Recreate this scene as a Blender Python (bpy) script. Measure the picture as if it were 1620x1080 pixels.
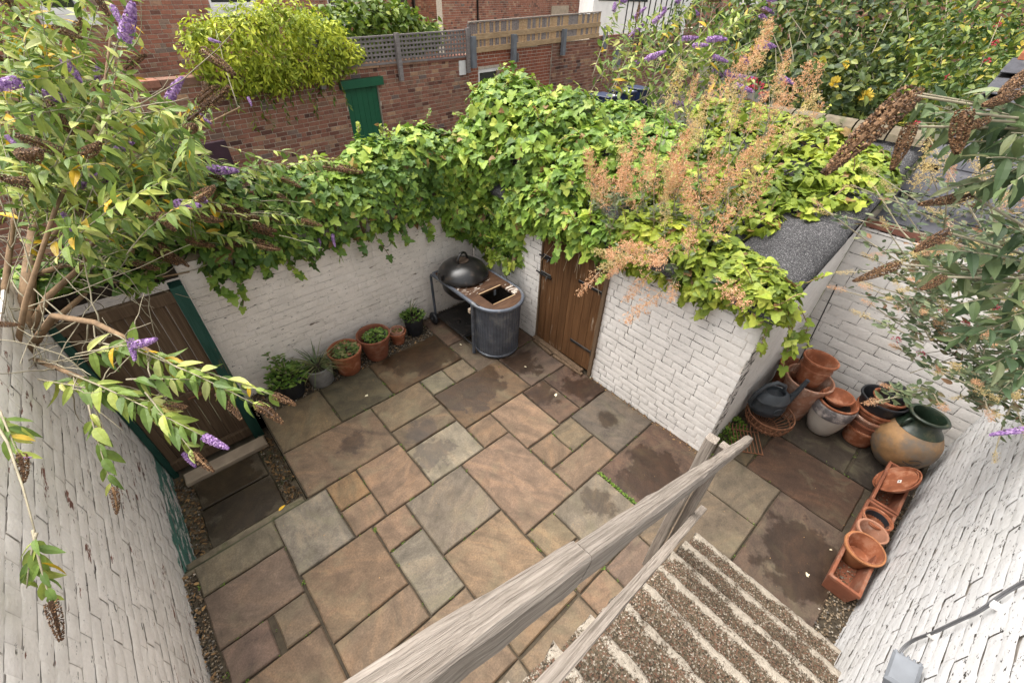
import bpy, math, random
import numpy as np
from mathutils import Vector, Matrix
for o in list(bpy.data.objects): bpy.data.objects.remove(o)
scene = bpy.context.scene
COL = scene.collection
rnd = random.Random(7)
nrg = np.random.default_rng(11)

# ------------------------------------------------------------------ camera, world, sun, exposure
CAM_R = np.array([[0.74839214, -0.66275182, 0.02586934],
                  [0.40825368, 0.49104584, 0.76954721],
                  [-0.52272185, -0.56536184, 0.63806572]])      # world -> camera axes
CAM_P = np.array([0.0, 0.0, 3.5])
FOC = 673.42                                                     # focal length in pixels of a 1620 px wide picture
cam_d = bpy.data.cameras.new('camera'); cam = bpy.data.objects.new('camera', cam_d); COL.objects.link(cam)
mw = Matrix.Identity(4)
for i in range(3):
    for j in range(3): mw[i][j] = CAM_R[j][i]
    mw[i][3] = CAM_P[i]
cam.matrix_world = mw
cam_d.sensor_width = 36.0; cam_d.lens = FOC / 1620 * 36; cam_d.clip_start = 0.05; cam_d.clip_end = 3000
scene.camera = cam

SUN_EL, SUN_AZ = math.radians(66), math.radians(-25)             # azimuth measured from +Y towards +X
world = bpy.data.worlds.new('World'); scene.world = world; world.use_nodes = True
wn = world.node_tree; wn.nodes.clear()
sky = wn.nodes.new('ShaderNodeTexSky'); sky.sky_type = 'NISHITA'; sky.sun_disc = False
sky.sun_elevation = SUN_EL; sky.sun_rotation = SUN_AZ; sky.air_density = 1.0; sky.dust_density = 4.0; sky.ozone_density = 0.6
hs = wn.nodes.new('ShaderNodeHueSaturation'); hs.inputs['Saturation'].default_value = 0.12
bg = wn.nodes.new('ShaderNodeBackground'); bg.inputs['Strength'].default_value = 0.15
wo = wn.nodes.new('ShaderNodeOutputWorld')
wn.links.new(sky.outputs[0], hs.inputs['Color']); wn.links.new(hs.outputs[0], bg.inputs['Color']); wn.links.new(bg.outputs[0], wo.inputs[0])
sun_d = bpy.data.lights.new('sun', 'SUN'); sun_d.energy = 1.5; sun_d.angle = math.radians(60); sun_d.color = (1, 0.93, 0.84)
sun = bpy.data.objects.new('sun', sun_d); COL.objects.link(sun)
sd = Vector((math.sin(SUN_AZ) * math.cos(SUN_EL), math.cos(SUN_AZ) * math.cos(SUN_EL), math.sin(SUN_EL)))
sun.rotation_euler = sd.to_track_quat('Z', 'Y').to_euler()
scene.view_settings.view_transform = 'Standard'; scene.view_settings.look = 'None'
scene.view_settings.exposure = 1.56; scene.view_settings.gamma = 1.0; scene.view_settings.use_curve_mapping = False

# ------------------------------------------------------------------ helpers: rays of the surveyed camera
def ray(u, v): return CAM_R.T @ np.array([(u - 810) / FOC, -(v - 540) / FOC, -1.0])
def px(u, v, d): return CAM_P + ray(u, v) * d
def on_z(u, v, z): r = ray(u, v); return CAM_P + r * ((z - 3.5) / r[2])
def on_plane(u, v, p0, n):
    r = ray(u, v); return CAM_P + r * (np.dot(np.array(p0) - CAM_P, n) / np.dot(r, n))
def proj(P):
    c = (np.atleast_2d(P) - CAM_P) @ CAM_R.T
    d = np.maximum(-c[:, 2], 1e-3)
    return 810 + FOC * c[:, 0] / d, 540 - FOC * c[:, 1] / d, -c[:, 2]
def in_frame(P, m=10):
    u, v, d = proj(P); return (u > -m) & (u < 1620 + m) & (v > -m) & (v < 1080 + m) & (d > 0.1)

# ------------------------------------------------------------------ helpers: objects
def tag(o, label=None, cat=None, group=None, kind=None):
    if label: o['label'] = label
    if cat: o['category'] = cat
    if group: o['group'] = group
    if kind: o['kind'] = kind
    return o
ORI = {}
def thing(name, label, cat, loc=(0, 0, 0), group=None):
    o = bpy.data.objects.new(name, None); COL.objects.link(o); o.location = loc; o.empty_display_size = 0.1
    ORI[o.name] = np.array(loc, float)
    return tag(o, label, cat, group)
def org(p): return ORI.get(p.name, np.zeros(3)) if p else np.zeros(3)
def add(name, mesh, parent=None, mw=None, loc=None):
    """link a mesh; mw is its matrix in world space (parents are only ever translated)"""
    o = bpy.data.objects.new(name, mesh); COL.objects.link(o)
    if mw is None: mw = Matrix.Translation(Vector(loc if loc is not None else (0, 0, 0)))
    if parent is not None:
        o.parent = parent; t = org(parent); mw = Matrix.Translation(Vector(-t)) @ mw
        ORI[o.name] = t + np.array(mw.translation)
    else: ORI[o.name] = np.array(mw.translation)
    o.matrix_basis = mw
    return o
def struct(o): o['kind'] = 'structure'; return o
def stuff(o): o['kind'] = 'stuff'; return o

def fast_mesh(name, V, T, mat=None, smooth=False):
    V = np.asarray(V, np.float32); T = np.asarray(T, np.int32)
    me = bpy.data.meshes.new(name); me.vertices.add(len(V)); me.vertices.foreach_set('co', V.ravel())
    k = T.shape[1]; me.loops.add(T.size); me.loops.foreach_set('vertex_index', T.ravel())
    me.polygons.add(len(T)); me.polygons.foreach_set('loop_start', np.arange(0, T.size, k, dtype=np.int32))
    me.polygons.foreach_set('loop_total', np.full(len(T), k, np.int32))
    me.polygons.foreach_set('use_smooth', np.full(len(T), smooth, bool))
    me.update(calc_edges=True)
    if mat: me.materials.append(mat)
    return me
class MB:
    def __init__(s): s.v = []; s.f = []
    def grid(s, rows, closed=False, cap0=False, cap1=False):
        b = len(s.v); n = len(rows[0])
        for r in rows: s.v.extend(tuple(p) for p in r)
        for i in range(len(rows) - 1):
            for j in range(n if closed else n - 1):
                k = (j + 1) % n
                s.f.append((b + i * n + j, b + i * n + k, b + (i + 1) * n + k, b + (i + 1) * n + j))
        if cap0: s.f.append(tuple(b + j for j in reversed(range(n))))
        if cap1: s.f.append(tuple(b + (len(rows) - 1) * n + j for j in range(n)))
        return s
    def box(s, x0, x1, y0, y1, z0, z1, bev=0.0, M=None):
        if bev <= 0:
            P = [(x, y, z) for z in (z0, z1) for y in (y0, y1) for x in (x0, x1)]
            F = [(0, 2, 3, 1), (4, 5, 7, 6), (0, 1, 5, 4), (2, 6, 7, 3), (0, 4, 6, 2), (1, 3, 7, 5)]
        else:
            P = []; e = bev
            def ring(z, i): return [(x0 + i, y0 + i, z), (x1 - i, y0 + i, z), (x1 - i, y1 - i, z), (x0 + i, y1 - i, z)]
            P = ring(z0, e) + ring(z0 + e, 0) + ring(z1 - e, 0) + ring(z1, e)
            F = [(3, 2, 1, 0), (12, 13, 14, 15)]
            for k in range(3):
                for j in range(4): F.append((k * 4 + j, k * 4 + (j + 1) % 4, k * 4 + 4 + (j + 1) % 4, k * 4 + 4 + j))
        b = len(s.v)
        if M is not None: P = [tuple(M @ Vector(p)) for p in P]
        s.v.extend(P); s.f.extend(tuple(b + i for i in q) for q in F)
        return s
    def tube(s, pts, r, n=8, caps=True, flat=None):
        pts = [np.array(p, float) for p in pts]; rs = r if hasattr(r, '__len__') else [r] * len(pts)
        up = None; rows = []
        for i, p in enumerate(pts):
            t = pts[min(i + 1, len(pts) - 1)] - pts[max(i - 1, 0)]; t = t / (np.linalg.norm(t) + 1e-9)
            if up is None: up = np.array([0, 0, 1.0]) if abs(t[2]) < .9 else np.array([1.0, 0, 0])
            a = np.cross(t, up); a /= np.linalg.norm(a) + 1e-9; b = np.cross(a, t); up = b
            rows.append([p + rs[i] * (math.cos(2 * math.pi * k / n) * a + math.sin(2 * math.pi * k / n) * b) for k in range(n)])
        return s.grid(rows, True, caps, caps)
    def lathe(s, prof, n=32, c=(0, 0, 0), M=None, wob=0.0, flute=None):
        rows = []
        for (r, z) in prof:
            row = []
            for k in range(n):
                a = 2 * math.pi * k / n; rr = r * (1 + wob * math.sin(3 * a + z * 9))
                if flute: rr += flute * (1 if k % 2 else -1)
                p = Vector((c[0] + rr * math.cos(a), c[1] + rr * math.sin(a), c[2] + z))
                row.append(tuple(M @ p) if M is not None else tuple(p))
            rows.append(row)
        return s.grid(rows, True)
    def mesh(s, name, mat, smooth=False, shift=None):
        V = s.v if shift is None else [(x - shift[0], y - shift[1], z - shift[2]) for x, y, z in s.v]
        me = bpy.data.meshes.new(name); me.from_pydata(V, [], s.f); me.update()
        if mat: me.materials.append(mat)
        if smooth: me.polygons.foreach_set('use_smooth', [True] * len(me.polygons))
        return me
    def obj(s, name, mat, parent=None, smooth=False, at=None):
        """vertices are in world space; the object's origin goes to the parent's origin (or to at)"""
        o = np.array(at, float) if at is not None else (org(parent) if parent else np.array(s.v).mean(0) * [1, 1, 0] + [0, 0, min(p[2] for p in s.v)])
        return add(name, s.mesh(name, mat, smooth, o), parent, loc=o)
def autosmooth(o, deg=40):
    me = o.data
    try: me.set_sharp_from_angle(angle=math.radians(deg)); me.polygons.foreach_set('use_smooth', [True] * len(me.polygons))
    except Exception: pass
    return o

# ------------------------------------------------------------------ helpers: node materials
def nd(nt, typ, ins=None, **attrs):
    n = nt.nodes.new(typ)
    for k, v in attrs.items(): setattr(n, k, v)
    for k, v in (ins or {}).items():
        s = n.inputs[k]
        if isinstance(v, bpy.types.NodeSocket): nt.links.new(v, s)
        else:
            if getattr(s, 'type', '') == 'RGBA' and hasattr(v, '__len__') and len(v) == 3: v = (*v, 1)
            s.default_value = v
    return n
def newmat(name):
    m = bpy.data.materials.new(name); m.use_nodes = True; m.node_tree.nodes.clear(); return m, m.node_tree
def wpos(nt, scale=(1, 1, 1), obj=False):
    src = nd(nt, 'ShaderNodeTexCoord').outputs['Object'] if obj else nd(nt, 'ShaderNodeNewGeometry').outputs['Position']
    return nd(nt, 'ShaderNodeMapping', {'Vector': src, 'Scale': scale}).outputs[0]
def noise(nt, co, scale, detail=4, rough=.55, dist=0.0):
    return nd(nt, 'ShaderNodeTexNoise', {'Vector': co, 'Scale': scale, 'Detail': min(detail, 4), 'Roughness': rough, 'Distortion': dist}).outputs['Fac']
def ramp(nt, fac, stops, interp='LINEAR'):
    n = nd(nt, 'ShaderNodeValToRGB', {'Fac': fac}); cr = n.color_ramp; cr.interpolation = interp
    while len(cr.elements) < len(stops): cr.elements.new(0.5)
    for e, (p, c) in zip(cr.elements, stops):
        e.position = p; e.color = (c, c, c, 1) if not hasattr(c, '__len__') else (*c[:3], 1)
    return n.outputs[0]
def mix(nt, fac, a, b, blend='MIX'):
    n = nd(nt, 'ShaderNodeMix', data_type='RGBA', blend_type=blend)
    for k, v in ((0, fac), (6, a), (7, b)):
        if isinstance(v, bpy.types.NodeSocket): nt.links.new(v, n.inputs[k])
        else: n.inputs[k].default_value = (*v, 1) if hasattr(v, '__len__') and len(v) == 3 else v
    return n.outputs[2]
def mth(nt, op, a, b=None, clamp=False):
    ins = {0: a}
    if b is not None: ins[1] = b
    return nd(nt, 'ShaderNodeMath', ins, operation=op, use_clamp=clamp).outputs[0]
def finish(m, nt, col, rough=.7, bump=None, bstr=.3, bdist=.01, metal=0.0, spec=.4, trans=None, sub=None):
    ins = {'Base Color': col, 'Roughness': rough, 'Metallic': metal, 'Specular IOR Level': spec}
    if bump is not None: ins['Normal'] = nd(nt, 'ShaderNodeBump', {'Height': bump, 'Strength': bstr, 'Distance': bdist}).outputs[0]
    p = nd(nt, 'ShaderNodeBsdfPrincipled', ins); sh = p.outputs[0]
    if trans:
        t = nd(nt, 'ShaderNodeBsdfTranslucent', {'Color': col}); sh = nd(nt, 'ShaderNodeMixShader', {0: trans, 1: sh, 2: t.outputs[0]}).outputs[0]
    nd(nt, 'ShaderNodeOutputMaterial', {'Surface': sh}); return m
def orand(nt):
    a = nd(nt, 'ShaderNodeObjectInfo').outputs['Random']; b = nd(nt, 'ShaderNodeNewGeometry').outputs['Random Per Island']
    return mth(nt, 'FRACT', mth(nt, 'ADD', a, b))
def plain(name, col, rough=.6, var=.25, scale=9, bump=.15, metal=0.0, spec=.4, obj=False, dirt=None, dscale=5, dth=(.55, .72), bdist=.004):
    m, nt = newmat(name); co = wpos(nt, obj=obj); n = noise(nt, co, scale, 5)
    c = ramp(nt, n, [(.25, [x * (1 - var) for x in col]), (.75, [min(1, x * (1 + var)) for x in col])])
    if dirt is not None:
        c = mix(nt, ramp(nt, noise(nt, co, dscale, 6, .65), [(dth[0], 0.), (dth[1], 1.)]), c, dirt)
    return finish(m, nt, c, rough, noise(nt, co, scale * 6, 4), bump, bdist, metal, spec)
def leafmat(name, stops, rough=.45, trans=.28, spec=.35, vein=True, clump=0., cscale=2.2):
    m, nt = newmat(name); r = orand(nt); c = ramp(nt, r, stops)
    n = noise(nt, wpos(nt), 30, 2); c = mix(nt, .5, c, ramp(nt, n, [(.2, .62), (.8, 1.3)]), 'MULTIPLY')
    if clump: c = mix(nt, clump, c, ramp(nt, noise(nt, wpos(nt), cscale, 3, .6), [(.32, (.42, .52, .55)), (.5, (.95, .97, .9)), (.68, (1.5, 1.38, 1.2))]), 'MULTIPLY')
    return finish(m, nt, c, rough, None, spec=spec, trans=trans)
def woodmat(name, cols, sx=1.5, sy=28, rough=.75, obj=True, wear=None, wth=(.6, .72), axis=0, knots=True, bs=.5, cracks=False):
    """grain runs along the object's own x (axis 0), or along z (axis 2)"""
    m, nt = newmat(name); sc = [sy, sy, sy]; sc[axis] = sx
    rv = nd(nt, 'ShaderNodeObjectInfo').outputs['Random']
    src = nd(nt, 'ShaderNodeTexCoord').outputs['Object']
    off = nd(nt, 'ShaderNodeVectorMath', {0: src, 1: nd(nt, 'ShaderNodeCombineXYZ', {0: mth(nt, 'MULTIPLY', rv, 17.), 1: mth(nt, 'MULTIPLY', rv, 31.), 2: mth(nt, 'MULTIPLY', rv, 23.)}).outputs[0]}, operation='ADD').outputs[0]
    co = nd(nt, 'ShaderNodeMapping', {'Vector': off, 'Scale': sc}).outputs[0]
    n = noise(nt, co, 1.6, 6, .7, .5); big = noise(nt, off, 2.2, 2)
    if cracks: n = mth(nt, 'MULTIPLY', n, ramp(nt, noise(nt, co, .75, 4, .6, .3), [(.33, .62), (.40, 1.)]))
    c = ramp(nt, n, [(.22, cols[0]), (.5, cols[1]), (.78, cols[2])])
    c = mix(nt, .55, c, ramp(nt, big, [(.3, .8), (.7, 1.15)]), 'MULTIPLY')
    c = mix(nt, .35, c, ramp(nt, rv, [(0, .7), (1, 1.25)]), 'MULTIPLY')
    if wear is not None:
        w = mth(nt, 'MULTIPLY', noise(nt, co, 2.3, 7, .7), noise(nt, off, 3, 4)); c = mix(nt, ramp(nt, w, [(wth[0], 0.), (wth[1], 1.)]), c, wear)
    return finish(m, nt, c, rough, n, bs, .006, spec=.25)
# ------------------------------------------------------------------ materials
def slab_material():
    m, nt = newmat('sandstone_slab'); oi = nd(nt, 'ShaderNodeObjectInfo'); base = oi.outputs['Color']; rv = oi.outputs['Random']
    P = nd(nt, 'ShaderNodeNewGeometry').outputs['Position']
    ang = nd(nt, 'ShaderNodeVectorRotate', {'Vector': P, 'Angle': mth(nt, 'MULTIPLY', rv, 6.28)}, rotation_type='Z_AXIS').outputs[0]
    off = nd(nt, 'ShaderNodeVectorMath', {0: ang, 1: nd(nt, 'ShaderNodeCombineXYZ', {0: mth(nt, 'MULTIPLY', rv, 40.), 1: mth(nt, 'MULTIPLY', rv, 70.)}).outputs[0]}, operation='ADD').outputs[0]
    st = nd(nt, 'ShaderNodeMapping', {'Vector': off, 'Scale': (1, 2.6, 1)}).outputs[0]
    big = noise(nt, st, 2.2, 5, .6, 1.2); mid = noise(nt, off, 9, 6, .65, .5); fine = noise(nt, P, 75, 4, .8)
    c = mix(nt, 1.0, base, ramp(nt, big, [(.25, (.60, .61, .62)), (.5, (1, 1, 1)), (.75, (1.42, 1.32, 1.2))]), 'MULTIPLY')
    c = mix(nt, .7, c, ramp(nt, mid, [(.25, .55), (.75, 1.38)]), 'MULTIPLY')
    c = mix(nt, .7, c, ramp(nt, fine, [(.3, .55), (.7, 1.4)]), 'MULTIPLY')
    tint = ramp(nt, noise(nt, off, 3.1, 4, .6, .8), [(.52, 0.), (.7, .55)])
    c = mix(nt, tint, c, mix(nt, .6, c, (.17, .15, .09)))
    dirtm = ramp(nt, noise(nt, P, 1.3, 6, .7), [(.5, 0.), (.72, .5)]); c = mix(nt, dirtm, c, mix(nt, .75, c, (.07, .055, .035)))
    w = nd(nt, 'ShaderNodeAttribute', attribute_type='OBJECT', attribute_name='wet'); wx = nd(nt, 'ShaderNodeSeparateXYZ', {0: w.outputs['Vector']})
    px_ = nd(nt, 'ShaderNodeSeparateXYZ', {0: P})
    dx = mth(nt, 'SUBTRACT', px_.outputs[0], wx.outputs[0]); dy = mth(nt, 'SUBTRACT', px_.outputs[1], wx.outputs[1])
    d = mth(nt, 'SQRT', mth(nt, 'ADD', mth(nt, 'MULTIPLY', dx, dx), mth(nt, 'MULTIPLY', dy, dy)))
    wob = mth(nt, 'MULTIPLY', mth(nt, 'SUBTRACT', noise(nt, P, 4.2, 5, .7), .5), .8)
    e = mth(nt, 'SUBTRACT', mth(nt, 'ADD', wx.outputs[2], mth(nt, 'MULTIPLY', wob, mth(nt, 'MINIMUM', 1., mth(nt, 'MULTIPLY', wx.outputs[2], 5.)))), d)
    wet = ramp(nt, mth(nt, 'ADD', mth(nt, 'MULTIPLY', e, 11.), .5), [(.2, 0.), (.8, 1.)])
    c = mix(nt, mth(nt, 'MULTIPLY', wet, .9), c, mix(nt, 1.0, c, (.40, .34, .28), 'MULTIPLY'))
    ro = mth(nt, 'SUBTRACT', .78, mth(nt, 'MULTIPLY', wet, .36))
    h = mth(nt, 'ADD', mth(nt, 'MULTIPLY', mid, .7), mth(nt, 'MULTIPLY', fine, .3))
    return finish(m, nt, c, ro, h, .45, .012, spec=.35)
def white_brick_material(name, paint, flake, th, dark=(.05, .045, .04), stretch=(5, 5, 22), hole=.70, grime=(.45, .42, .36), gscale=1.4, gth=(.5, .8), under2=None, z2=None):
    m, nt = newmat(name); P = wpos(nt); co = wpos(nt, stretch)
    n = noise(nt, P, 5, 5, .6); c = ramp(nt, n, [(.3, [x * .86 for x in paint]), (.7, paint)])
    c = mix(nt, .45, c, ramp(nt, noise(nt, P, 60, 4, .7), [(.25, .8), (.75, 1.12)]), 'MULTIPLY')
    c = mix(nt, mth(nt, 'MULTIPLY', ramp(nt, noise(nt, P, gscale, 6, .65), [(gth[0], 0.), (gth[1], 1.)]), .45), c, grime)
    f = ramp(nt, mth(nt, 'ADD', mth(nt, 'MULTIPLY', noise(nt, co, 1.0, 6, .72), .75), mth(nt, 'MULTIPLY', noise(nt, P, 1.7, 3), .25)), [(th, 0.), (th + .02, 1.)])
    fl = ramp(nt, noise(nt, P, 14, 3), [(.35, [x * .6 for x in flake]), (.65, flake)])
    if under2 is not None:
        sz = nd(nt, 'ShaderNodeSeparateXYZ', {0: P}); q = mth(nt, 'ADD', sz.outputs[2], mth(nt, 'MULTIPLY', noise(nt, P, 6, 4), .35))
        lowm = ramp(nt, q, [(z2 - .02, 1.), (z2 + .02, 0.)])
        f2 = ramp(nt, noise(nt, co, .9, 6, .7), [(th - .16, 0.), (th - .13, 1.)])
        c = mix(nt, mth(nt, 'MULTIPLY', lowm, f2), c, under2)
    c = mix(nt, f, c, fl)
    hl = ramp(nt, noise(nt, wpos(nt, [s * 2.4 for s in stretch]), 1.2, 5, .75), [(hole, 0.), (hole + .015, 1.)]); c = mix(nt, hl, c, dark)
    hgt = mth(nt, 'SUBTRACT', mth(nt, 'ADD', mth(nt, 'MULTIPLY', noise(nt, P, 38, 5, .7), .6), mth(nt, 'MULTIPLY', noise(nt, P, 9, 3), .8)), mth(nt, 'ADD', mth(nt, 'MULTIPLY', f, .35), hl))
    return finish(m, nt, c, .62, hgt, .5, .009, spec=.25)
def red_brick_material(name, stops, mort=.0):
    m, nt = newmat(name); r = orand(nt); P = wpos(nt); c = ramp(nt, r, stops, 'LINEAR')
    c = mix(nt, .7, c, ramp(nt, noise(nt, P, 26, 5, .7), [(.25, .6), (.75, 1.3)]), 'MULTIPLY')
    c = mix(nt, mth(nt, 'MULTIPLY', ramp(nt, noise(nt, P, 1.1, 5, .6), [(.5, 0.), (.75, 1.)]), .5), c, (.05, .035, .03))
    c = mix(nt, ramp(nt, noise(nt, P, 17, 5, .7), [(.66, 0.), (.72, .6)]), c, (.42, .36, .28))
    return finish(m, nt, c, .85, noise(nt, P, 60, 4), .5, .006, spec=.15)
def steps_material():
    m, nt = newmat('worn_painted_concrete'); P = wpos(nt)
    vor = nd(nt, 'ShaderNodeTexVoronoi', {'Vector': P, 'Scale': 150.}, feature='F1'); r = nd(nt, 'ShaderNodeSeparateXYZ', {0: vor.outputs['Color']}).outputs[0]
    c = ramp(nt, r, [(0, (.026, .020, .014)), (.3, (.068, .052, .033)), (.55, (.10, .078, .051)), (.75, (.12, .058, .037)), (.9, (.17, .145, .11)), (1, (.32, .28, .23))])
    c = mix(nt, .6, c, ramp(nt, noise(nt, P, 3, 5, .65), [(.3, .5), (.7, 1.35)]), 'MULTIPLY')
    uv = nd(nt, 'ShaderNodeAttribute', attribute_name='edge').outputs['Fac']
    a = mth(nt, 'ADD', mth(nt, 'MULTIPLY', uv, .55), mth(nt, 'MULTIPLY', noise(nt, P, 75, 6, .85), 1.6)); a = mth(nt, 'ADD', a, mth(nt, 'MULTIPLY', noise(nt, P, 9, 4, .6), 1.2))
    f = ramp(nt, a, [(1.05, 0.), (1.08, 1.)])
    f = ramp(nt, mth(nt, 'SUBTRACT', a, 1.0), [(.80, 0.), (.85, 1.)])
    pc = ramp(nt, noise(nt, P, 40, 4), [(.3, (.25, .215, .17)), (.7, (.37, .325, .265))])
    c = mix(nt, f, c, pc)
    h = mth(nt, 'ADD', mth(nt, 'MULTIPLY', vor.outputs['Distance'], .6), mth(nt, 'MULTIPLY', f, .25))
    return finish(m, nt, c, .85, h, .7, .01, spec=.2)
M = {}
M['slab'] = slab_material()
M['joint'] = plain('dark_joint_soil', (.050, .038, .024), .9, .4, 30, .5)
M['edge_stone'] = plain('mossy_edge_stone', (.13, .105, .07), .9, .4, 12, .5, dirt=(.05, .06, .02))
M['pots_wall'] = white_brick_material('cream_white_painted_brick', (.82, .75, .67), (.25, .19, .14), .635, hole=.64)
M['house_wall'] = white_brick_material('white_painted_brick', (.74, .705, .665), (.36, .28, .22), .70, hole=.665, stretch=(5, 5, 20))
M['right_wall'] = white_brick_material('rough_white_painted_brick', (.70, .695, .69), (.30, .27, .24), .645, hole=.61, stretch=(7, 7, 12))
M['left_wall'] = white_brick_material('flaking_white_painted_brick', (.90, .845, .78), (.27, .13, .10), .60, hole=.65, stretch=(4, 4, 18), under2=(.11, .25, .20), z2=.12)
M['crack_mortar'] = white_brick_material('cracked_white_mortar', (.64, .60, .56), (.20, .16, .13), .58, hole=.50, stretch=(4, 4, 5))
M['plain_mortar'] = white_brick_material('painted_over_mortar', (.66, .60, .535), (.2, .16, .12), .66, hole=.62, stretch=(3, 3, 6))
RS = [(0, (.09, .045, .036)), (.12, (.215, .095, .067)), (.4, (.26, .118, .080)), (.62, (.31, .15, .10)), (.8, (.21, .12, .085)), (.92, (.42, .25, .15)), (1, (.13, .10, .095))]
M['red_brick'] = red_brick_material('old_red_brick', RS)
M['house_brick'] = red_brick_material('orange_red_house_brick', [(0, (.14, .075, .06)), (.15, (.31, .125, .082)), (.5, (.37, .16, .105)), (.8, (.29, .135, .098)), (.93, (.46, .28, .18)), (1, (.18, .14, .12))])
M['new_brick'] = red_brick_material('newer_red_brick', [(0, (.26, .085, .05)), (.5, (.31, .105, .06)), (1, (.24, .08, .05))])
M['mortar'] = plain('lime_mortar', (.46, .39, .31), .95, .3, 25, .5)
M['terra'] = plain('terracotta', (.25, .080, .034), .8, .35, 9, .3, dirt=(.40, .22, .14), dscale=9, dth=(.5, .75))
M['terra_dark'] = plain('weathered_terracotta', (.195, .066, .033), .85, .3, 9, .3, dirt=(.27, .16, .11), dscale=7, dth=(.55, .8))
M['terra_pink'] = plain('pale_terracotta', (.33, .16, .10), .8, .25, 10, .25, dirt=(.56, .42, .34), dscale=8, dth=(.5, .75))
M['black_plastic'] = plain('black_plastic', (.016, .017, .02), .5, .3, 8, .1, spec=.45)
M['grey_pot'] = plain('galvanised_grey', (.27, .27, .265), .5, .3, 12, .15, metal=.35, dirt=(.14, .12, .10))
M['grey_plastic'] = plain('grey_plastic', (.040, .047, .055), .42, .25, 8, .1, spec=.45, dirt=(.075, .08, .082), dscale=9)
M['bbq_tub'] = plain('scuffed_grey_enamel', (.085, .095, .115), .42, .3, 10, .2, metal=.25, dirt=(.20, .20, .20), dscale=7, dth=(.52, .75))
M['bbq_black'] = plain('black_enamel', (.013, .012, .012), .28, .3, 10, .15, spec=.5, dirt=(.06, .045, .035), dscale=8)
M['rust'] = plain('rusty_iron', (.17, .075, .038), .9, .4, 25, .6)
M['soil'] = plain('potting_soil', (.035, .024, .016), .95, .5, 40, .8, bdist=.02)
M['cream_glaze'] = plain('cream_glazed_clay', (.42, .37, .32), .4, .12, 6, .1)
M['pewter_glaze'] = plain('pewter_glaze', (.11, .10, .10), .35, .5, 14, .3, dirt=(.38, .33, .30), dscale=11, dth=(.5, .68))
M['green_glaze'] = plain('dark_green_glaze', (.012, .022, .013), .35, .4, 9, .2, spec=.5, dirt=(.06, .06, .03), dscale=10)
M['jar_clay'] = plain('ochre_jar_clay', (.27, .155, .07), .65, .45, 7, .4, dirt=(.15, .125, .10), dscale=4, dth=(.44, .62))
M['steps'] = steps_material()
M['grey_wood'] = woodmat('silvered_timber', [(.095, .076, .060), (.245, .207, .172), (.40, .35, .30)], 2.2, 95, .85, bs=1.0, cracks=True)
M['new_wood'] = woodmat('pale_sawn_timber', [(.24, .15, .08), (.40, .27, .15), (.52, .38, .23)], 1.5, 22, .8)
M['trellis_wood'] = woodmat('purple_grey_timber', [(.10, .085, .08), (.20, .175, .165), (.29, .26, .25)], 1.5, 26, .85)
M['door_wood'] = woodmat('brown_door_timber', [(.045, .020, .009), (.105, .050, .021), (.155, .080, .036)], 1.2, 26, .6, axis=2, wear=(.34, .27, .20), wth=(.345, .40))
M['gate_wood'] = woodmat('brown_gate_timber', [(.055, .033, .02), (.115, .075, .045), (.18, .125, .08)], 1.0, 22, .8, axis=2)
M['bbq_board'] = woodmat('flaking_brown_board', [(.030, .016, .009), (.075, .037, .02), (.12, .065, .035)], 3, 14, .6, wear=(.50, .44, .38), wth=(.335, .365))
M['green_paint'] = woodmat('dark_green_painted_timber', [(.010, .045, .034), (.020, .070, .052), (.03, .09, .07)], 1.5, 20, .6, axis=2, wear=(.10, .09, .06), wth=(.34, .40))
M['bright_green'] = plain('bright_green_paint', (.009, .092, .042), .5, .15, 4, .1)
M['post_grey'] = plain('grey_painted_metal', (.14, .15, .165), .5, .2, 8, .1)
M['white_paint'] = plain('white_painted_stone', (.74, .72, .69), .6, .1, 5, .1)
M['cream_render'] = plain('cream_render', (.62, .55, .42), .8, .12, 4, .2)
M['glass'] = plain('dark_window_glass', (.02, .024, .028), .08, .2, 2, .0, spec=.8)
M['stone'] = plain('pale_sandstone', (.42, .33, .24), .85, .2, 8, .3)
M['slate'] = plain('blue_grey_slate', (.058, .058, .066), .8, .35, 7, .4, dirt=(.11, .105, .10), dscale=6, spec=.2)
M['asphalt'] = plain('alley_asphalt', (.040, .034, .028), .9, .3, 14, .5)
M['garden_soil'] = plain('garden_ground', (.055, .055, .03), .95, .4, 3, .6)
M['blue_bin'] = plain('navy_bin_plastic', (.012, .022, .060), .45, .2, 6, .1)
M['cable'] = plain('grey_cable', (.13, .13, .135), .5, .2, 8, .1)
M['bark'] = plain('tan_bark', (.21, .135, .075), .9, .4, 16, .6)
M['twig'] = plain('grey_green_twig', (.27, .235, .16), .8, .3, 12, .3)
M['dry_twig'] = plain('pale_dry_twig', (.34, .27, .18), .85, .3, 12, .3)
M['cane'] = plain('bamboo_cane', (.30, .22, .10), .6, .3, 12, .2)
def roof_material():
    m, nt = newmat('pebbly_grey_felt'); P = wpos(nt)
    r = nd(nt, 'ShaderNodeSeparateXYZ', {0: nd(nt, 'ShaderNodeTexVoronoi', {'Vector': P, 'Scale': 210.}).outputs['Color']}).outputs[0]
    c = ramp(nt, r, [(0, (.02, .02, .022)), (.5, (.05, .049, .05)), (.85, (.085, .083, .085)), (1, (.20, .19, .19))])
    c = mix(nt, .5, c, ramp(nt, noise(nt, P, 3, 5), [(.3, .6), (.7, 1.3)]), 'MULTIPLY')
    return finish(m, nt, c, .9, r, .5, .006, spec=.2)
M['roof_felt'] = roof_material()
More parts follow.
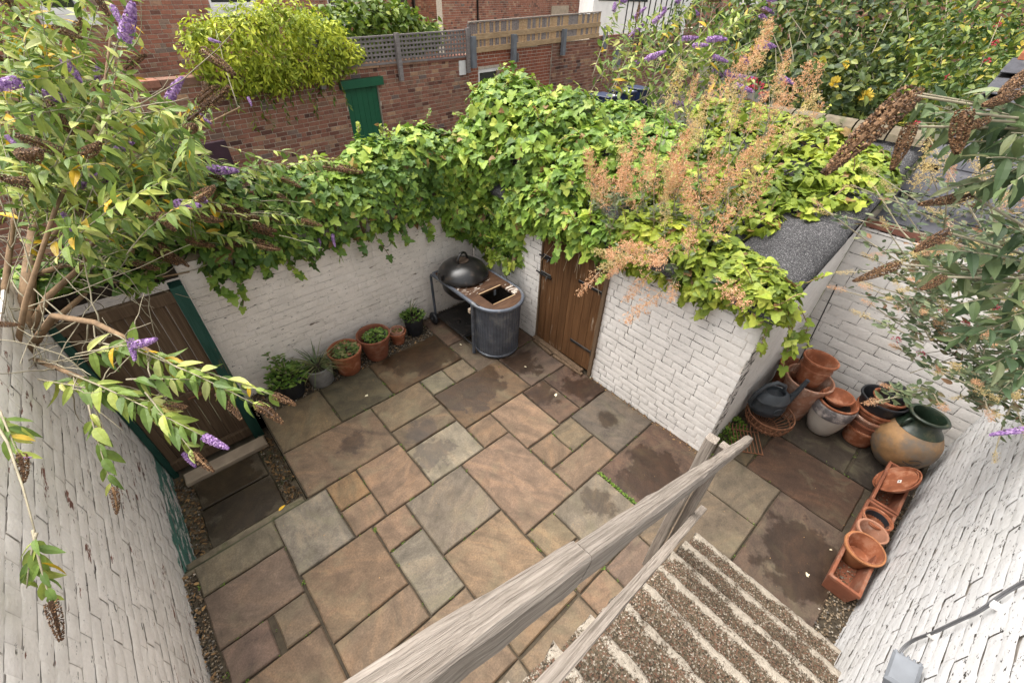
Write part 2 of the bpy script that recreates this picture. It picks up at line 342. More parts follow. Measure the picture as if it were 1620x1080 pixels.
def pebble_material():
    m, nt = newmat('mixed_gravel'); r = orand(nt)
    c = ramp(nt, r, [(0, (.05, .04, .03)), (.3, (.12, .09, .055)), (.55, (.20, .14, .085)), (.75, (.25, .20, .14)), (.9, (.13, .12, .11)), (1, (.42, .37, .30))])
    c = mix(nt, .5, c, ramp(nt, noise(nt, wpos(nt), 60, 3), [(.3, .6), (.7, 1.3)]), 'MULTIPLY')
    return finish(m, nt, c, .75, spec=.3)
M['gravel'] = pebble_material()
# foliage
G = lambda *a: a
M['ivy'] = leafmat('ivy_leaf', [(0, (.078, .145, .022)), (.3, (.140, .240, .034)), (.62, (.215, .325, .045)), (.86, (.295, .395, .06)), (.965, (.40, .46, .08)), (.98, (.26, .16, .06)), (1, (.20, .11, .045))], .5, clump=.65)
M['ivy_dark'] = leafmat('dark_ivy_leaf', [(0, (.065, .130, .028)), (.4, (.115, .205, .038)), (.75, (.19, .295, .046)), (.97, (.31, .40, .06)), (.98, (.26, .16, .06)), (1, (.20, .11, .045))], .5, clump=.65)  # ivy leaves in a darker green
M['ivy_lime'] = leafmat('lime_ivy_leaf', [(0, (.12, .175, .022)), (.4, (.22, .29, .032)), (.8, (.32, .375, .045)), (.97, (.41, .44, .07)), (.98, (.28, .17, .06)), (1, (.2, .11, .05))], .5, clump=.75)
M['budd'] = leafmat('butterfly_bush_leaf', [(0, (.095, .155, .036)), (.35, (.170, .255, .052)), (.6, (.27, .345, .068)), (.8, (.38, .425, .10)), (.94, (.46, .47, .18)), (.96, (.50, .33, .03)), (1, (.62, .38, .02))], .5, clump=.6, cscale=4.)
M['budd_dark'] = leafmat('dark_butterfly_bush_leaf', [(0, (.05, .085, .04)), (.4, (.095, .145, .06)), (.75, (.16, .205, .09)), (1, (.28, .30, .17))], .48, clump=.6, cscale=4.)
M['rose'] = leafmat('rose_leaf', [(0, (.022, .042, .014)), (.35, (.052, .085, .024)), (.65, (.105, .145, .036)), (.93, (.20, .235, .06)), (1, (.40, .34, .04))], .45, clump=.9, cscale=1.6)
M['shrub'] = leafmat('mixed_shrub_leaf', [(0, (.030, .066, .015)), (.4, (.072, .125, .022)), (.7, (.14, .19, .03)), (.92, (.24, .27, .04)), (1, (.45, .33, .03))], .45, clump=.9)
M['gold'] = leafmat('golden_leaf', [(0, (.17, .23, .022)), (.35, (.34, .41, .036)), (.7, (.47, .53, .048)), (1, (.60, .62, .09))], .5, clump=.8)
M['vine'] = leafmat('fence_vine_leaf', [(0, (.06, .11, .014)), (.4, (.115, .18, .022)), (.8, (.19, .26, .03)), (1, (.29, .33, .05))], .45, clump=.9)
M['valer'] = leafmat('grey_green_leaf', [(0, (.07, .10, .055)), (.5, (.13, .165, .085)), (.85, (.20, .225, .12)), (1, (.19, .09, .05))], .55, clump=.6, cscale=4.)
M['peach'] = leafmat('peach_seed_plume', [(0, (.62, .34, .18)), (.5, (.76, .48, .28)), (1, (.82, .60, .40))], .7, .5)
M['straw'] = leafmat('straw_seed_plume', [(0, (.58, .44, .20)), (.5, (.70, .56, .28)), (1, (.76, .64, .36))], .7, .5)
M['crimson'] = leafmat('crimson_flower', [(0, (.36, .02, .045)), (1, (.50, .05, .09))], .6, .3)
M['purple'] = leafmat('purple_floret', [(0, (.16, .075, .24)), (.5, (.36, .20, .45)), (1, (.62, .42, .66))], .6, .3)
M['seed'] = leafmat('brown_seed_capsule', [(0, (.035, .017, .008)), (.4, (.085, .042, .018)), (.75, (.16, .082, .036)), (1, (.34, .20, .10))], .6, 0)
M['herb'] = leafmat('fresh_herb_leaf', [(0, (.05, .11, .015)), (.5, (.11, .20, .03)), (1, (.22, .30, .06))], .45)
M['salad'] = leafmat('mottled_salad_leaf', [(0, (.07, .13, .03)), (.5, (.15, .20, .05)), (.8, (.30, .28, .12)), (1, (.40, .16, .09))], .5)
M['grass'] = leafmat('thin_grass_blade', [(0, (.06, .10, .03)), (.6, (.13, .17, .06)), (1, (.30, .26, .12))], .5)
M['moss'] = leafmat('bright_moss', [(0, (.05, .11, .012)), (1, (.16, .25, .03))], .6)
M['yellow_rose'] = leafmat('yellow_petal', [(0, (.62, .42, .03)), (1, (.72, .58, .12))], .6)
M['dead_leaf'] = plain('fallen_pale_leaf', (.62, .55, .38), .6, .2, 20, .2)
M['dead_yellow'] = plain('fallen_yellow_leaf', (.62, .38, .03), .6, .2, 20, .2)
M['litter'] = leafmat('dry_leaf_litter', [(0, (.09, .05, .025)), (.6, (.22, .13, .06)), (1, (.40, .24, .10))], .8, .1)

# ------------------------------------------------------------------ ground, patio and paving
def sheet(name, x0, x1, y0, y1, zf, mat, n=1):
    mb = MB(); xs = np.linspace(x0, x1, n + 1); ys = np.linspace(y0, y1, n + 1)
    mb.grid([[(x, y, zf(x, y)) for x in xs] for y in ys]); return struct(mb.obj(name, mat, at=(0, 0, 0)))
MBg = MB()
# one ground sheet to the horizon with an opening for the sunken threshold in front of the gate
xs = [-1500, -1.0, 0.06, 1500]; ys = [-1500, 2.70, 4.16, 1500]
for i in range(3):
    for j in range(3):
        if i == 1 and j == 1: continue
        z = -.09 if not (j == 2) else -.09
        b = len(MBg.v); MBg.v += [(xs[i], ys[j], z), (xs[i + 1], ys[j], z), (xs[i + 1], ys[j + 1], z), (xs[i], ys[j + 1], z)]; MBg.f.append((b, b + 1, b + 2, b + 3))
struct(MBg.obj('ground', M['garden_soil'], at=(0, 0, 0)))
patio = struct(MB().grid([[(x, y, -.022) for x in (.05, 4.9)] for y in (2.6, 4.3)]).grid([[(x, y, -.022) for x in (-.9, 4.9)] for y in (-1.0, 2.6)]).obj('patio', M['joint'], at=(0, 0, 0)))
def slab_mesh(w, d, seed, t=.035):
    r = random.Random(seed); g = .007; mb = MB(); out = []
    k = max(2, int(w / .12)); l = max(2, int(d / .12)); a, b = w / 2 - g, d / 2 - g
    for i in range(k): out.append((-a + 2 * a * i / k, -b))
    for i in range(l): out.append((a, -b + 2 * b * i / l))
    for i in range(k): out.append((a - 2 * a * i / k, b))
    for i in range(l): out.append((-a, b - 2 * b * i / l))
    n = len(out); out = [(x + r.uniform(-.004, .004), y + r.uniform(-.004, .004)) for x, y in out]
    ins = .009; top = [(x * (1 - ins / a), y * (1 - ins / b), r.uniform(-.0015, .0015)) for x, y in out]
    mb.grid([[(x, y, -t) for x, y in out], [(x, y, -.009) for x, y in out], top], True, False, True)
    return mb.mesh('paving_slab', M['slab'])
SLAB_K = .50
PE, BR, GY, GL, DK, DR, OC, OL, GN, MV = (.36, .215, .125), (.275, .165, .09), (.265, .215, .15), (.40, .35, .25), (.15, .105, .07), (.19, .098, .065), (.40, .225, .085), (.235, .165, .075), (.27, .245, .155), (.265, .175, .125)
SL = [(.05, .65, 3.25, 3.86, OL), (.65, 1.25, 3.25, 3.86, (.08, .075, .03)), (1.25, 2.19, 3.25, 3.86, (.15, .075, .02), (1.9, 3.75, .5)), (2.19, 3.14, 3.55, 4.2, DR),
 (2.19, 2.51, 2.84, 3.55, DK), (2.51, 3.14, 2.96, 3.55, DR), (1.58, 1.88, 2.96, 3.25, GN), (1.88, 2.19, 2.96, 3.25, (.25, .19, .11)),
 (1.57, 2.51, 2.36, 2.96, (.17, .095, .04), (1.95, 2.85, .42)), (2.51, 3.14, 2.36, 2.96, (.15, .09, .07), (2.65, 2.75, .22)), (2.69, 3.14, 1.77, 2.36, (.10, .04, .025), (2.95, 1.95, .24)), (2.36, 2.69, 1.77, 2.36, (.15, .075, .045), (2.5, 2.25, .2)),
 (1.89, 2.36, 1.76, 2.36, PE), (1.57, 1.89, 2.04, 2.36, BR), (.96, 1.57, 2.04, 2.51, GL, (1.16, 2.31, .17)), (.96, 1.57, 2.51, 2.81, (.22, .15, .085), (1.2, 2.65, .15)), (.96, 1.57, 2.81, 3.25, (.26, .18, .095)),
 (.05, .96, 2.64, 3.25, (.245, .15, .085), (.6, 2.95, .12)), (.5, .96, 2.04, 2.64, PE), (.21, .5, 2.33, 2.64, OC), (.21, .5, 2.04, 2.33, PE), (-.25, .21, 2.04, 2.63, (.34, .30, .235)),
 (-.84, -.25, 2.35, 2.63, (.24, .205, .13)), (-.84, -.25, 1.91, 2.35, MV), (-.83, -.52, 1.62, 1.91, (.23, .14, .11)), (-.49, -.25, 1.62, 1.91, (.235, .165, .105)), (-.83, -.25, 1.0, 1.62, (.29, .18, .105)), (-.83, -.25, .4, 1.0, BR),
 (-.24, .36, 1.45, 2.04, (.31, .185, .10)), (-.24, .36, 1.15, 1.45, (.31, .20, .12)), (-.24, .06, .55, 1.15, GY), (.06, .67, .55, 1.15, (.29, .19, .115)), (.36, .67, 1.75, 2.04, PE), (.36, .67, 1.15, 1.75, (.28, .25, .19)),
 (.67, 1.28, 1.45, 2.04, (.265, .22, .165)), (.67, 1.28, .55, 1.45, (.34, .215, .115)), (1.28, 1.89, 1.14, 2.04, (.33, .20, .125)), (1.29, 1.6, .84, 1.14, (.29, .205, .11)), (1.6, 2.21, .54, 1.14, (.25, .215, .16), (1.95, .97, .13)), (1.29, 1.6, .54, .84, BR),
 (1.9, 2.21, 1.44, 1.75, BR), (2.21, 2.52, 1.44, 1.76, (.225, .17, .095)), (1.9, 2.52, 1.14, 1.44, (.28, .175, .105)), (2.52, 3.15, 1.14, 1.77, (.14, .12, .10), (2.8, 1.45, .1)), (2.21, 3.2, .52, 1.14, (.12, .055, .035), (2.55, .7, .36)),
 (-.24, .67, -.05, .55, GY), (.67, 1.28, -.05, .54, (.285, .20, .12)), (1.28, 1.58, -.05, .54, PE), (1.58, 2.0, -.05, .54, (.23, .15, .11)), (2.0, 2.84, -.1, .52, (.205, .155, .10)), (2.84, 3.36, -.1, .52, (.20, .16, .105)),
 (2.2, 3.36, -.73, -.1, (.13, .075, .055), (2.85, -.5, .36)), (3.36, 4.0, .23, .56, (.07, .055, .02)), (3.36, 4.0, -.62, .23, (.06, .012, .0)), (4.0, 4.85, -.43, .56, (.0, .0, .0)), (4.0, 4.85, -.93, -.43, (-.04, -.03, -.02)), (3.15, 3.36, .52, .58, DK)]  # alcove slabs: damp stone plus the alcove's shade, both darkened into the colour
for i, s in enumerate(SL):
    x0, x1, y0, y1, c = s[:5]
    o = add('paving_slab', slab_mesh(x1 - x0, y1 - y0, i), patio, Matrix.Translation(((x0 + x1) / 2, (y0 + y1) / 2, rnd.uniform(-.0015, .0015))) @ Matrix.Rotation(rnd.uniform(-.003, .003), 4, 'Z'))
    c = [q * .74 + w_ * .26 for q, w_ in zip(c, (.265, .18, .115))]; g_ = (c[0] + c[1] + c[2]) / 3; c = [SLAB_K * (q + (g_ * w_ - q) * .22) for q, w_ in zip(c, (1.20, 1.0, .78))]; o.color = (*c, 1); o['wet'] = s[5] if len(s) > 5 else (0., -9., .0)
# sunken threshold in front of the gate: floor, side faces, two slabs, kerb stones
ZP = -.47
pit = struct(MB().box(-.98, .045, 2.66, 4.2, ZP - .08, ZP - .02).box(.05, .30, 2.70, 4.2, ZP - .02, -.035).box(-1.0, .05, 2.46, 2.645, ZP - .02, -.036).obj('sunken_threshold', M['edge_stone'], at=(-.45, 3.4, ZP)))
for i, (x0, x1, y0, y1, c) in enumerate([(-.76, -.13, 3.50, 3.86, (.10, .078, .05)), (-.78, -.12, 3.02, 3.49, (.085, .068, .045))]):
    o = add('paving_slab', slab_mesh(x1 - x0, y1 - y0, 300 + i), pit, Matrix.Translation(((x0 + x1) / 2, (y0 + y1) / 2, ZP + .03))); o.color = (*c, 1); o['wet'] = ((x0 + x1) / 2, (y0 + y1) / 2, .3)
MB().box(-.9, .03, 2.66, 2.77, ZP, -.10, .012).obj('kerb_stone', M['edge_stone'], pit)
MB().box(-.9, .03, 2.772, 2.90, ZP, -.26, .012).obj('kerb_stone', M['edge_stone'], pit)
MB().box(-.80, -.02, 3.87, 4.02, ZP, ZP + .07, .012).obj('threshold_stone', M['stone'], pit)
# gravel (nobody could count it)
ICO = np.array([(0, 0, 1), (.9, 0, .1), (-.3, .85, .1), (-.5, -.8, .1), (.2, .1, -1)], float); ICT = np.array([(0, 1, 2), (0, 2, 3), (0, 3, 1), (4, 2, 1), (4, 3, 2), (4, 1, 3)])
def gravel(name, rects, label, size=(.008, .017), dens=2300):
    Vs, Ts = [], []; b = 0
    for (x0, x1, y0, y1, z) in rects:
        n = int((x1 - x0) * (y1 - y0) * dens)
        for _ in range(n):
            s = rnd.uniform(*size); R = np.array(Matrix.Rotation(rnd.uniform(0, 6.3), 3, Vector((rnd.gauss(0, 1), rnd.gauss(0, 1), rnd.gauss(0, 1))).normalized()))
            Vs.append((ICO * [s, s * .8, s * .6]) @ R.T + [rnd.uniform(x0, x1), rnd.uniform(y0, y1), z + rnd.uniform(0, .015)]); Ts.append(ICT + b); b += 5
    o = add(name, fast_mesh(name, np.concatenate(Vs), np.concatenate(Ts), M['gravel'])); tag(o, label, 'gravel', kind='stuff'); return o
gravel('gravel', [(-.12, .03, 2.9, 4.1, ZP - .01), (-.93, -.76, 2.9, 4.02, ZP - .01)], 'dark wet gravel and leaf litter in the sunken gate threshold')
gravel('gravel', [(-.95, -.84, .6, 2.6, -.02)], 'brown gravel strip between left flaking wall and paving', dens=3600)
gravel('gravel', [(.02, 2.2, 3.86, 4.3, -.02), (2.2, 3.1, 4.1, 4.3, -.02)], 'gravel strip under the row of plant pots')
gravel('gravel', [(2.25, 2.80, -.88, -.70, -.015), (2.8, 4.3, -.95, -.86, -.015)], 'pebbles in the gap beside steps and right white wall', dens=3600)

# ------------------------------------------------------------------ brick walls
def soft_unit(seed, deep=.77):
    # heavily painted brick: pillow-shaped front with lumps, rounded into its neighbours
    r = random.Random(seed * 7 + 3); V, F = [], []; xs = [-.5, -.44, -.16, .16, .44, .5]; zs = [-.5, -.3, .3, .5]
    for z in zs:
        for x in xs:
            ex = .5 if abs(x) > .49 else (.93 if abs(x) > .4 else 1.); ez = deep if abs(z) > .49 else 1.
            y = -(.80 + .20 * min(ex, 1) * ez) + r.uniform(-.03, .03) * (1 if abs(x) < .49 else .3); V.append((x + (r.uniform(-.02, .02) if abs(x) < .45 else 0), y, z + (r.uniform(-.05, .05) if abs(z) < .4 else r.uniform(-.03, .03))))
    n = 6
    for i in range(3):
        for j in range(5): F.append((i * n + j, i * n + j + 1, (i + 1) * n + j + 1, (i + 1) * n + j))
    return np.array(V), F
def brick_unit(seed):
    r = random.Random(seed); j = lambda a: r.uniform(-a, a); e, g = .5, .045
    fr = [(-e + g * .5 + j(.012), -1, -e + g * 1.2 + j(.03)), (e - g * .5 + j(.012), -1, -e + g * 1.2 + j(.03)), (e - g * .5 + j(.012), -1, e - g * 1.2 + j(.03)), (-e + g * .5 + j(.012), -1, e - g * 1.2 + j(.03))]
    rim = [(-e, -.86, -e), (e, -.86, -e), (e, -.86, e), (-e, -.86, e)]; bk = [(x, 0, z) for x, _, z in rim]
    V = fr + rim + bk; F = [(0, 1, 2, 3)]
    for k in range(4):
        F.append((4 + k, 4 + (k + 1) % 4, (k + 1) % 4, k)); F.append((8 + k, 8 + (k + 1) % 4, 4 + (k + 1) % 4, 4 + k))
    return np.array(V), F
UNITS = [brick_unit(s) for s in range(8)]; SOFT = [soft_unit(s) for s in range(8)]; UM = {}
def brick_meshes(mat, soft=False):
    if mat.name not in UM:
        UM[mat.name] = []
        for V, F in (SOFT if soft else UNITS):
            me = bpy.data.meshes.new('brick'); me.from_pydata(V.tolist(), [], F); me.update(); me.materials.append(mat); UM[mat.name].append(me)
            if soft: me.polygons.foreach_set('use_smooth', [True] * len(me.polygons))
    return UM[mat.name]
def brick_wall(parent, P0, P1, z0, z1, mat, mortar, course=.085, bl=.235, holes=(), joint=.010, recess=.007, thick=.12, nmax=300, seed=1, jit=.003, perp=None, soft=False, wave=.0, header_every=4, core=True, ztop=None, depth=.06, name='brick'):
    """bricks of the face seen from the right-hand side of the walk P0 -> P1"""
    r = random.Random(seed); perp = joint if perp is None else perp; P0 = np.array([*P0, 0.]); P1 = np.array([*P1, 0.]); L = np.linalg.norm(P1 - P0); d = (P1 - P0) / L
    n = np.cross(d, [0, 0, 1.]); th = math.atan2(d[1], d[0]); items = []; P0 = P0 - n * depth
    k = 0; z = z0
    while z < z1 - .02:
        hh = min(course, z1 - z) - joint; hd = header_every and k % header_every == 2; w = bl * (.5 if hd else 1)
        u = -(bl * (.25 if hd else .5 * (k % 2))) + r.uniform(-.03, .03) * 0
        while u < L:
            ww = w * r.uniform(.94, 1.05) if not hd else w * r.uniform(.95, 1.05)
            if not hd and r.random() < .06: ww *= .5
            a, b = max(u, 0), min(u + ww, L); u += ww
            segs = [(a, b)]
            for (h0, h1, v0, v1) in holes:
                if z + hh > v0 + .01 and z < v1 - .01:
                    ns = []
                    for (p, q) in segs:
                        if q <= h0 or p >= h1: ns.append((p, q))
                        else:
                            if p < h0: ns.append((p, h0))
                            if q > h1: ns.append((h1, q))
                    segs = ns
            for (p, q) in segs:
                if q - p > .03:
                    c = P0 + d * (p + q) / 2; zc = z + hh / 2
                    if ztop is None or zc < ztop((p + q) / 2): items.append((c[0], c[1], zc, q - p - perp, hh))
        z += course; k += 1
    A = np.array(items); dist = np.linalg.norm(A[:, :3] - CAM_P, axis=1); vis = in_frame(A[:, :3]); order = np.argsort(dist + 1e3 * ~vis)
    meshes = brick_meshes(mat, soft); UN = SOFT if soft else UNITS; Vs, Ts, bq = [], [], 0; rest = []
    for rank, i in enumerate(order):
        x, y, zc, w, h = A[i]; pr = r.uniform(-jit, jit); zc += wave * math.sin(x * 2.3 + y * 1.9 + zc * 3.1) + wave * .6 * math.sin(x * 7 + y * 6.1 - zc * 5); ui = r.randrange(8)
        if rank < nmax and vis[i]:
            mwm = Matrix.Translation((x + n[0] * pr, y + n[1] * pr, zc)) @ Matrix.Rotation(th + r.uniform(-.006, .006), 4, 'Z') @ Matrix.Rotation(r.uniform(-.006, .006), 4, 'Y') @ Matrix.Diagonal((w, depth, h, 1))
            add(name, meshes[ui], parent, mwm)
        else:
            V = UN[ui][0] * [w, depth, h]; c, s = math.cos(th), math.sin(th)
            V = np.stack([V[:, 0] * c - V[:, 1] * s + x + n[0] * pr, V[:, 0] * s + V[:, 1] * c + y + n[1] * pr, V[:, 2] + zc], 1)
            rest.append(V); Ts.append(np.array(UN[ui][1]) + bq); bq += len(V)
    if rest:
        t = org(parent); me = fast_mesh('brickwork', np.concatenate(rest) - t, np.concatenate(Ts), mat, soft); stuff(add('brickwork', me, parent, loc=t))
    if core:
        f = depth - recess; cut = sorted(holes); u = 0
        def blk(a, b, za, zb):
            if b - a < .005 or zb - za < .005: return
            q = [P0 + d * a + n * f, P0 + d * b + n * f, P0 + d * b - n * (thick - depth), P0 + d * a - n * (thick - depth)]
            mb = MB(); t = lambda uu: zb if ztop is None else min(zb, ztop(uu))
            mb.grid([[(p[0], p[1], za) for p in q], [(q[0][0], q[0][1], t(a)), (q[1][0], q[1][1], t(b)), (q[2][0], q[2][1], t(b)), (q[3][0], q[3][1], t(a))]], True, True, True); mb.obj('wall_core', mortar, parent)
        for (h0, h1, v0, v1) in cut:
            blk(u, h0, z0, z1); blk(h0, h1, z0, v0); blk(h0, h1, v1, z1); u = h1
        blk(u, L, z0, z1)
    return d, n
# ------------------------------------------------------------------ courtyard walls
t = thing('white_brick_wall', 'cream-white painted brick wall behind the row of plant pots', 'wall', (1.6, 4.25, 0))
brick_wall(t, (-.0, 4.25), (3.155, 4.25), -.09, 1.62, M['pots_wall'], M['plain_mortar'], thick=.28, seed=2, recess=.011, jit=.002, perp=.0, joint=.003, soft=True, wave=.004, depth=.03)
MB().box(.0, 3.16, 4.22, 4.56, 1.625, 1.70, .015).obj('coping', M['edge_stone'], t)
MB().box(-1.3, -.003, 4.20, 4.52, 1.53, 1.62, .01).obj('gate_gap_cover', M['soil'], t, at=(-.5, 4.3, 1.5))  # dark beam added to hide the bright lane in the gap above the gate
MB().box(-1.3, -.003, 4.27, 4.50, 1.622, 1.70, .01).obj('coping', M['soil'], t)  # second dark block added over the gate to keep that gap dark
t = thing('flaking_white_wall', 'flaking white painted brick wall running along the left side', 'wall', (-.93, 2, 0))
brick_wall(t, (-.945, -.6), (-.90, 4.24), ZP - .03, 2.05, M['left_wall'], M['plain_mortar'], thick=.26, seed=3, recess=.005, jit=.003, perp=.0, joint=.002, soft=True, wave=.007, depth=.035, ztop=lambda u: 1.86 if u > 3.0 else 2.05)
MB().box(-1.2, -.925, 2.42, 4.2, 1.84, 1.90, .02).obj('coping', M['edge_stone'], t)
t = thing('rough_white_wall', 'rough white painted brick wall on the right beside the steps', 'wall', (2, -.85, 0))
brick_wall(t, (4.9, -.965), (-1.5, -.70), -.05, 2.15, M['right_wall'], M['plain_mortar'], thick=.26, seed=4, recess=.012, jit=.003, perp=.0, joint=.002, soft=True, wave=.006, depth=.035)
MB().box(-1.5, 4.9, -1.32, -.99, 2.152, 2.22, .02).obj('coping', M['edge_stone'], t)

# ------------------------------------------------------------------ outhouse with plank door
RZ = lambda x: 1.70 + .30 * (x - 3.16)
t = outhouse = thing('outhouse', 'white painted brick outhouse with brown plank door and ivy-covered roof', 'outhouse', (3.9, 2.4, 0))
brick_wall(t, (3.16, 4.25), (3.16, .60), -.03, 1.69, M['house_wall'], M['crack_mortar'], course=.079, bl=.225, thick=.2, holes=[(1.28, 2.20, -.05, 1.72)], seed=5, recess=.012, jit=.003, soft=True, joint=.004, perp=.004, depth=.035, wave=.003)
brick_wall(t, (3.165, .60), (4.895, .60), -.03, 2.2, M['house_wall'], M['plain_mortar'], course=.083, thick=.2, seed=6, recess=.01, jit=.001, nmax=120, soft=True, joint=.001, perp=0., depth=.025, wave=.004, ztop=lambda u: RZ(3.165 + u) - .01)
mb = MB(); mb.box(3.38, 4.4, .8, 4.4, 0, 1.6); mb.obj('inner_block', M['mortar'], t)
def roof_panel(x0, x1, y0, y1, th=.10, r=.05):
    mb = MB(); rows = []
    prof = [(x0 + .01, -th), (x0, -th * .6), (x0 - .0, -.03), (x0 + .02, -.006), (x0 + .06, 0), ((x0 + x1) / 2, .006), (x1, 0), (x1, -th)]
    for y, dz, ins in ((y0, -.075, .02), (y0 + .02, -.04, .008), (y0 + .055, -.014, .002), (y0 + .11, 0, 0), (y1 - .02, 0, 0), (y1, -.012, .003)):
        rows.append([(x + (ins if i < 3 else 0), y, RZ(x) + .085 + q + (dz if i > 1 and i < 7 else 0)) for i, (x, q) in enumerate(prof)])
    mb.grid(rows, False); b = len(mb.v); n = len(prof)
    mb.f.append(tuple(range(n - 1, -1, -1))); mb.f.append(tuple((len(rows) - 1) * n + i for i in range(n)))
    return autosmooth(mb.obj('roof_panel', M['roof_felt'], t), 50)
for (x0, x1, y0, y1) in [(3.07, 4.16, .55, 1.12), (4.17, 5.6, .555, 1.12), (3.07, 5.6, 1.13, 2.1), (3.075, 4.5, 2.11, 4.5)]: roof_panel(x0, x1, y0, y1)
for k in range(5):
    y = .58 + k * .29; mb = MB()
    mb.grid([[(5.55 + .13 * math.cos(a), yy, 2.50 + .11 * math.sin(a)) for a in np.linspace(0, math.pi, 7)] for yy in (y, y + .275)]); mb.obj('ridge_tile', M['edge_stone'], t)
door = MB().box(3.185, 3.20, 2.07, 2.95, .03, 1.70).obj('door', M['door_wood'], t)
ys = np.linspace(2.085, 2.945, 9)
for k in range(8):
    dz = rnd.uniform(-.02, .02)
    o = MB().box(3.160, 3.184, ys[k] + .002, ys[k + 1] - .002, .035 + abs(dz), 1.69, .004).obj('plank', M['door_wood'], door, at=(3.17, ys[k], 0))
for z in (.33, 1.13):
    MB().box(3.150, 3.159, 2.075, 2.40, z - .018, z + .018, .003).obj('hinge_strap', M['bbq_black'], door)
    MB().tube([(3.152, 2.078, z - .05), (3.152, 2.078, z + .05)], .012, 8).obj('hinge_pin', M['bbq_black'], door)
for z, l in ((1.20, .19), (.98, .22)):
    mb = MB().box(3.150, 3.159, 2.80, 2.80 + l * .7, z - .03, z + .03, .003); mb.tube([(3.142, 2.78, z), (3.142, 2.80 + l, z)], .010, 8); mb.tube([(3.14, 2.84, z), (3.115, 2.84, z - .03)], .008, 6)
    mb.obj('door_bolt', M['bbq_black'], door)
MB().box(3.130, 3.20, 2.028, 2.068, 0.0, 1.72, .005).obj('door_jamb', M['gate_wood'], t, at=(3.16, 2.05, 0))
MB().box(3.150, 3.20, 2.953, 2.972, 0.0, 1.72, .003).obj('door_jamb', M['gate_wood'], t, at=(3.16, 2.96, 0))
MB().box(3.16, 3.22, 2.03, 2.97, 1.70, 1.78).obj('door_lintel', M['gate_wood'], t)
mb = MB().box(-.42, .42, -.035, .035, 0, .045, .006); o = add('threshold_batten', mb.mesh('threshold_batten', M['gate_wood']), t, Matrix.Translation((3.12, 2.55, .004)) @ Matrix.Rotation(math.radians(88.5), 4, 'Z'))
mb = MB().box(-.22, .24, -.02, .02, 0, .03, .005); o = add('threshold_batten', mb.mesh('threshold_batten', M['gate_wood']), t, Matrix.Translation((3.075, 2.32, .004)) @ Matrix.Rotation(math.radians(92), 4, 'Z'))
mb = MB().box(-.17, .17, -.02, .02, 0, .03, .005); o = add('threshold_batten', mb.mesh('threshold_batten', M['gate_wood']), t, Matrix.Translation((3.075, 2.75, .004)) @ Matrix.Rotation(math.radians(86), 4, 'Z'))
# outbuilding behind the alcove, slate roof
t = thing('outbuilding', 'outbuilding with white painted block wall and blue-grey slate roof behind alcove', 'outbuilding', (5.5, -.4, 0))
brick_wall(t, (4.9, .60), (4.9, -1.0), -.03, 1.90, M['house_wall'], M['crack_mortar'], course=.112, bl=.27, thick=.25, seed=7, recess=.013, jit=.003, header_every=0, joint=.005, perp=.005, soft=True, depth=.035, wave=.004)
brick_wall(t, (4.897, .60), (4.897, -2.6), 1.905, 1.985, M['red_brick'], M['mortar'], course=.08, bl=.21, thick=.3, seed=8, recess=.012, header_every=0, core=True)
mb = MB().box(5.2, 8, -3, .5, 0, 1.9); mb.obj('inner_block', M['mortar'], t)
SZ = lambda x: 2.0 + .33 * (x - 5.0)
MB().grid([[(x, y, SZ(x) - .02) for x in (5.0, 8.2)] for y in (-3.2, .55)]).obj('roof_deck', M['bbq_black'], t)
sm = MB().box(-.148, .148, -.20, .20, 0, .011, .002).mesh('slate', M['slate'])
for i in range(13):
    for j in range(13):
        x = 5.10 + i * .235; y = .40 - j * .30 - (i % 2) * .15
        if y < -3.1: continue
        add('slate', sm, t, Matrix.Translation((x, y, SZ(x) + .010)) @ Matrix.Rotation(-math.atan(.33) + .045, 4, 'Y') @ Matrix.Rotation(math.pi / 2 + rnd.uniform(-.012, .012), 4, 'Z'))
for k in range(12):
    y = .5 - k * .31; MB().grid([[(8.2 + .14 * math.cos(a), yy, 3.03 + .12 * math.sin(a)) for a in np.linspace(0, math.pi, 7)] for yy in (y, y - .30)]).obj('ridge_tile', M['terra'], t)

# ------------------------------------------------------------------ garden gate
t = thing('garden_gate', 'brown ledged timber gate in a dark green frame on the left', 'gate', (-.46, 4.15, ZP))
gp_ = lambda x0, x1, y0, y1, z0, z1, nm, mt, b=.006: MB().box(x0, x1, y0, y1, z0, z1, b).obj(nm, mt, t, at=((x0 + x1) / 2, (y0 + y1) / 2, z0))
gp_(-.105, -.006, 4.10, 4.24, ZP - .04, 1.50, 'frame_post', M['green_paint']); gp_(-.895, -.845, 4.10, 4.24, ZP - .04, 1.50, 'frame_post', M['green_paint'])
gp_(-.19, -.108, 4.135, 4.18, ZP + .03, 1.40, 'gate_stile', M['gate_wood']); gp_(-.842, -.77, 4.135, 4.18, ZP + .03, 1.40, 'gate_stile', M['gate_wood'])
o = add('gate_rail', MB().box(-.37, .37, -.03, .03, -.055, .055, .006).mesh('gate_rail', M['gate_wood']), t, loc=(-.475, 4.135, 1.42))
o = add('gate_rail', MB().box(-.285, .285, -.02, .02, -.05, .05, .006).mesh('gate_rail', M['gate_wood']), t, loc=(-.48, 4.145, .38))
o = add('gate_rail', MB().box(-.37, .37, -.025, .025, -.06, .06, .006).mesh('gate_rail', M['gate_wood']), t, loc=(-.475, 4.125, ZP + .12))
bx_ = np.linspace(-.768, -.192, 7)
for k in range(6): gp_(bx_[k] + .002, bx_[k + 1] - .002, 4.152 + rnd.uniform(-.002, .002), 4.172, ZP + .04, 1.39, 'gate_board', M['gate_wood'], .004)
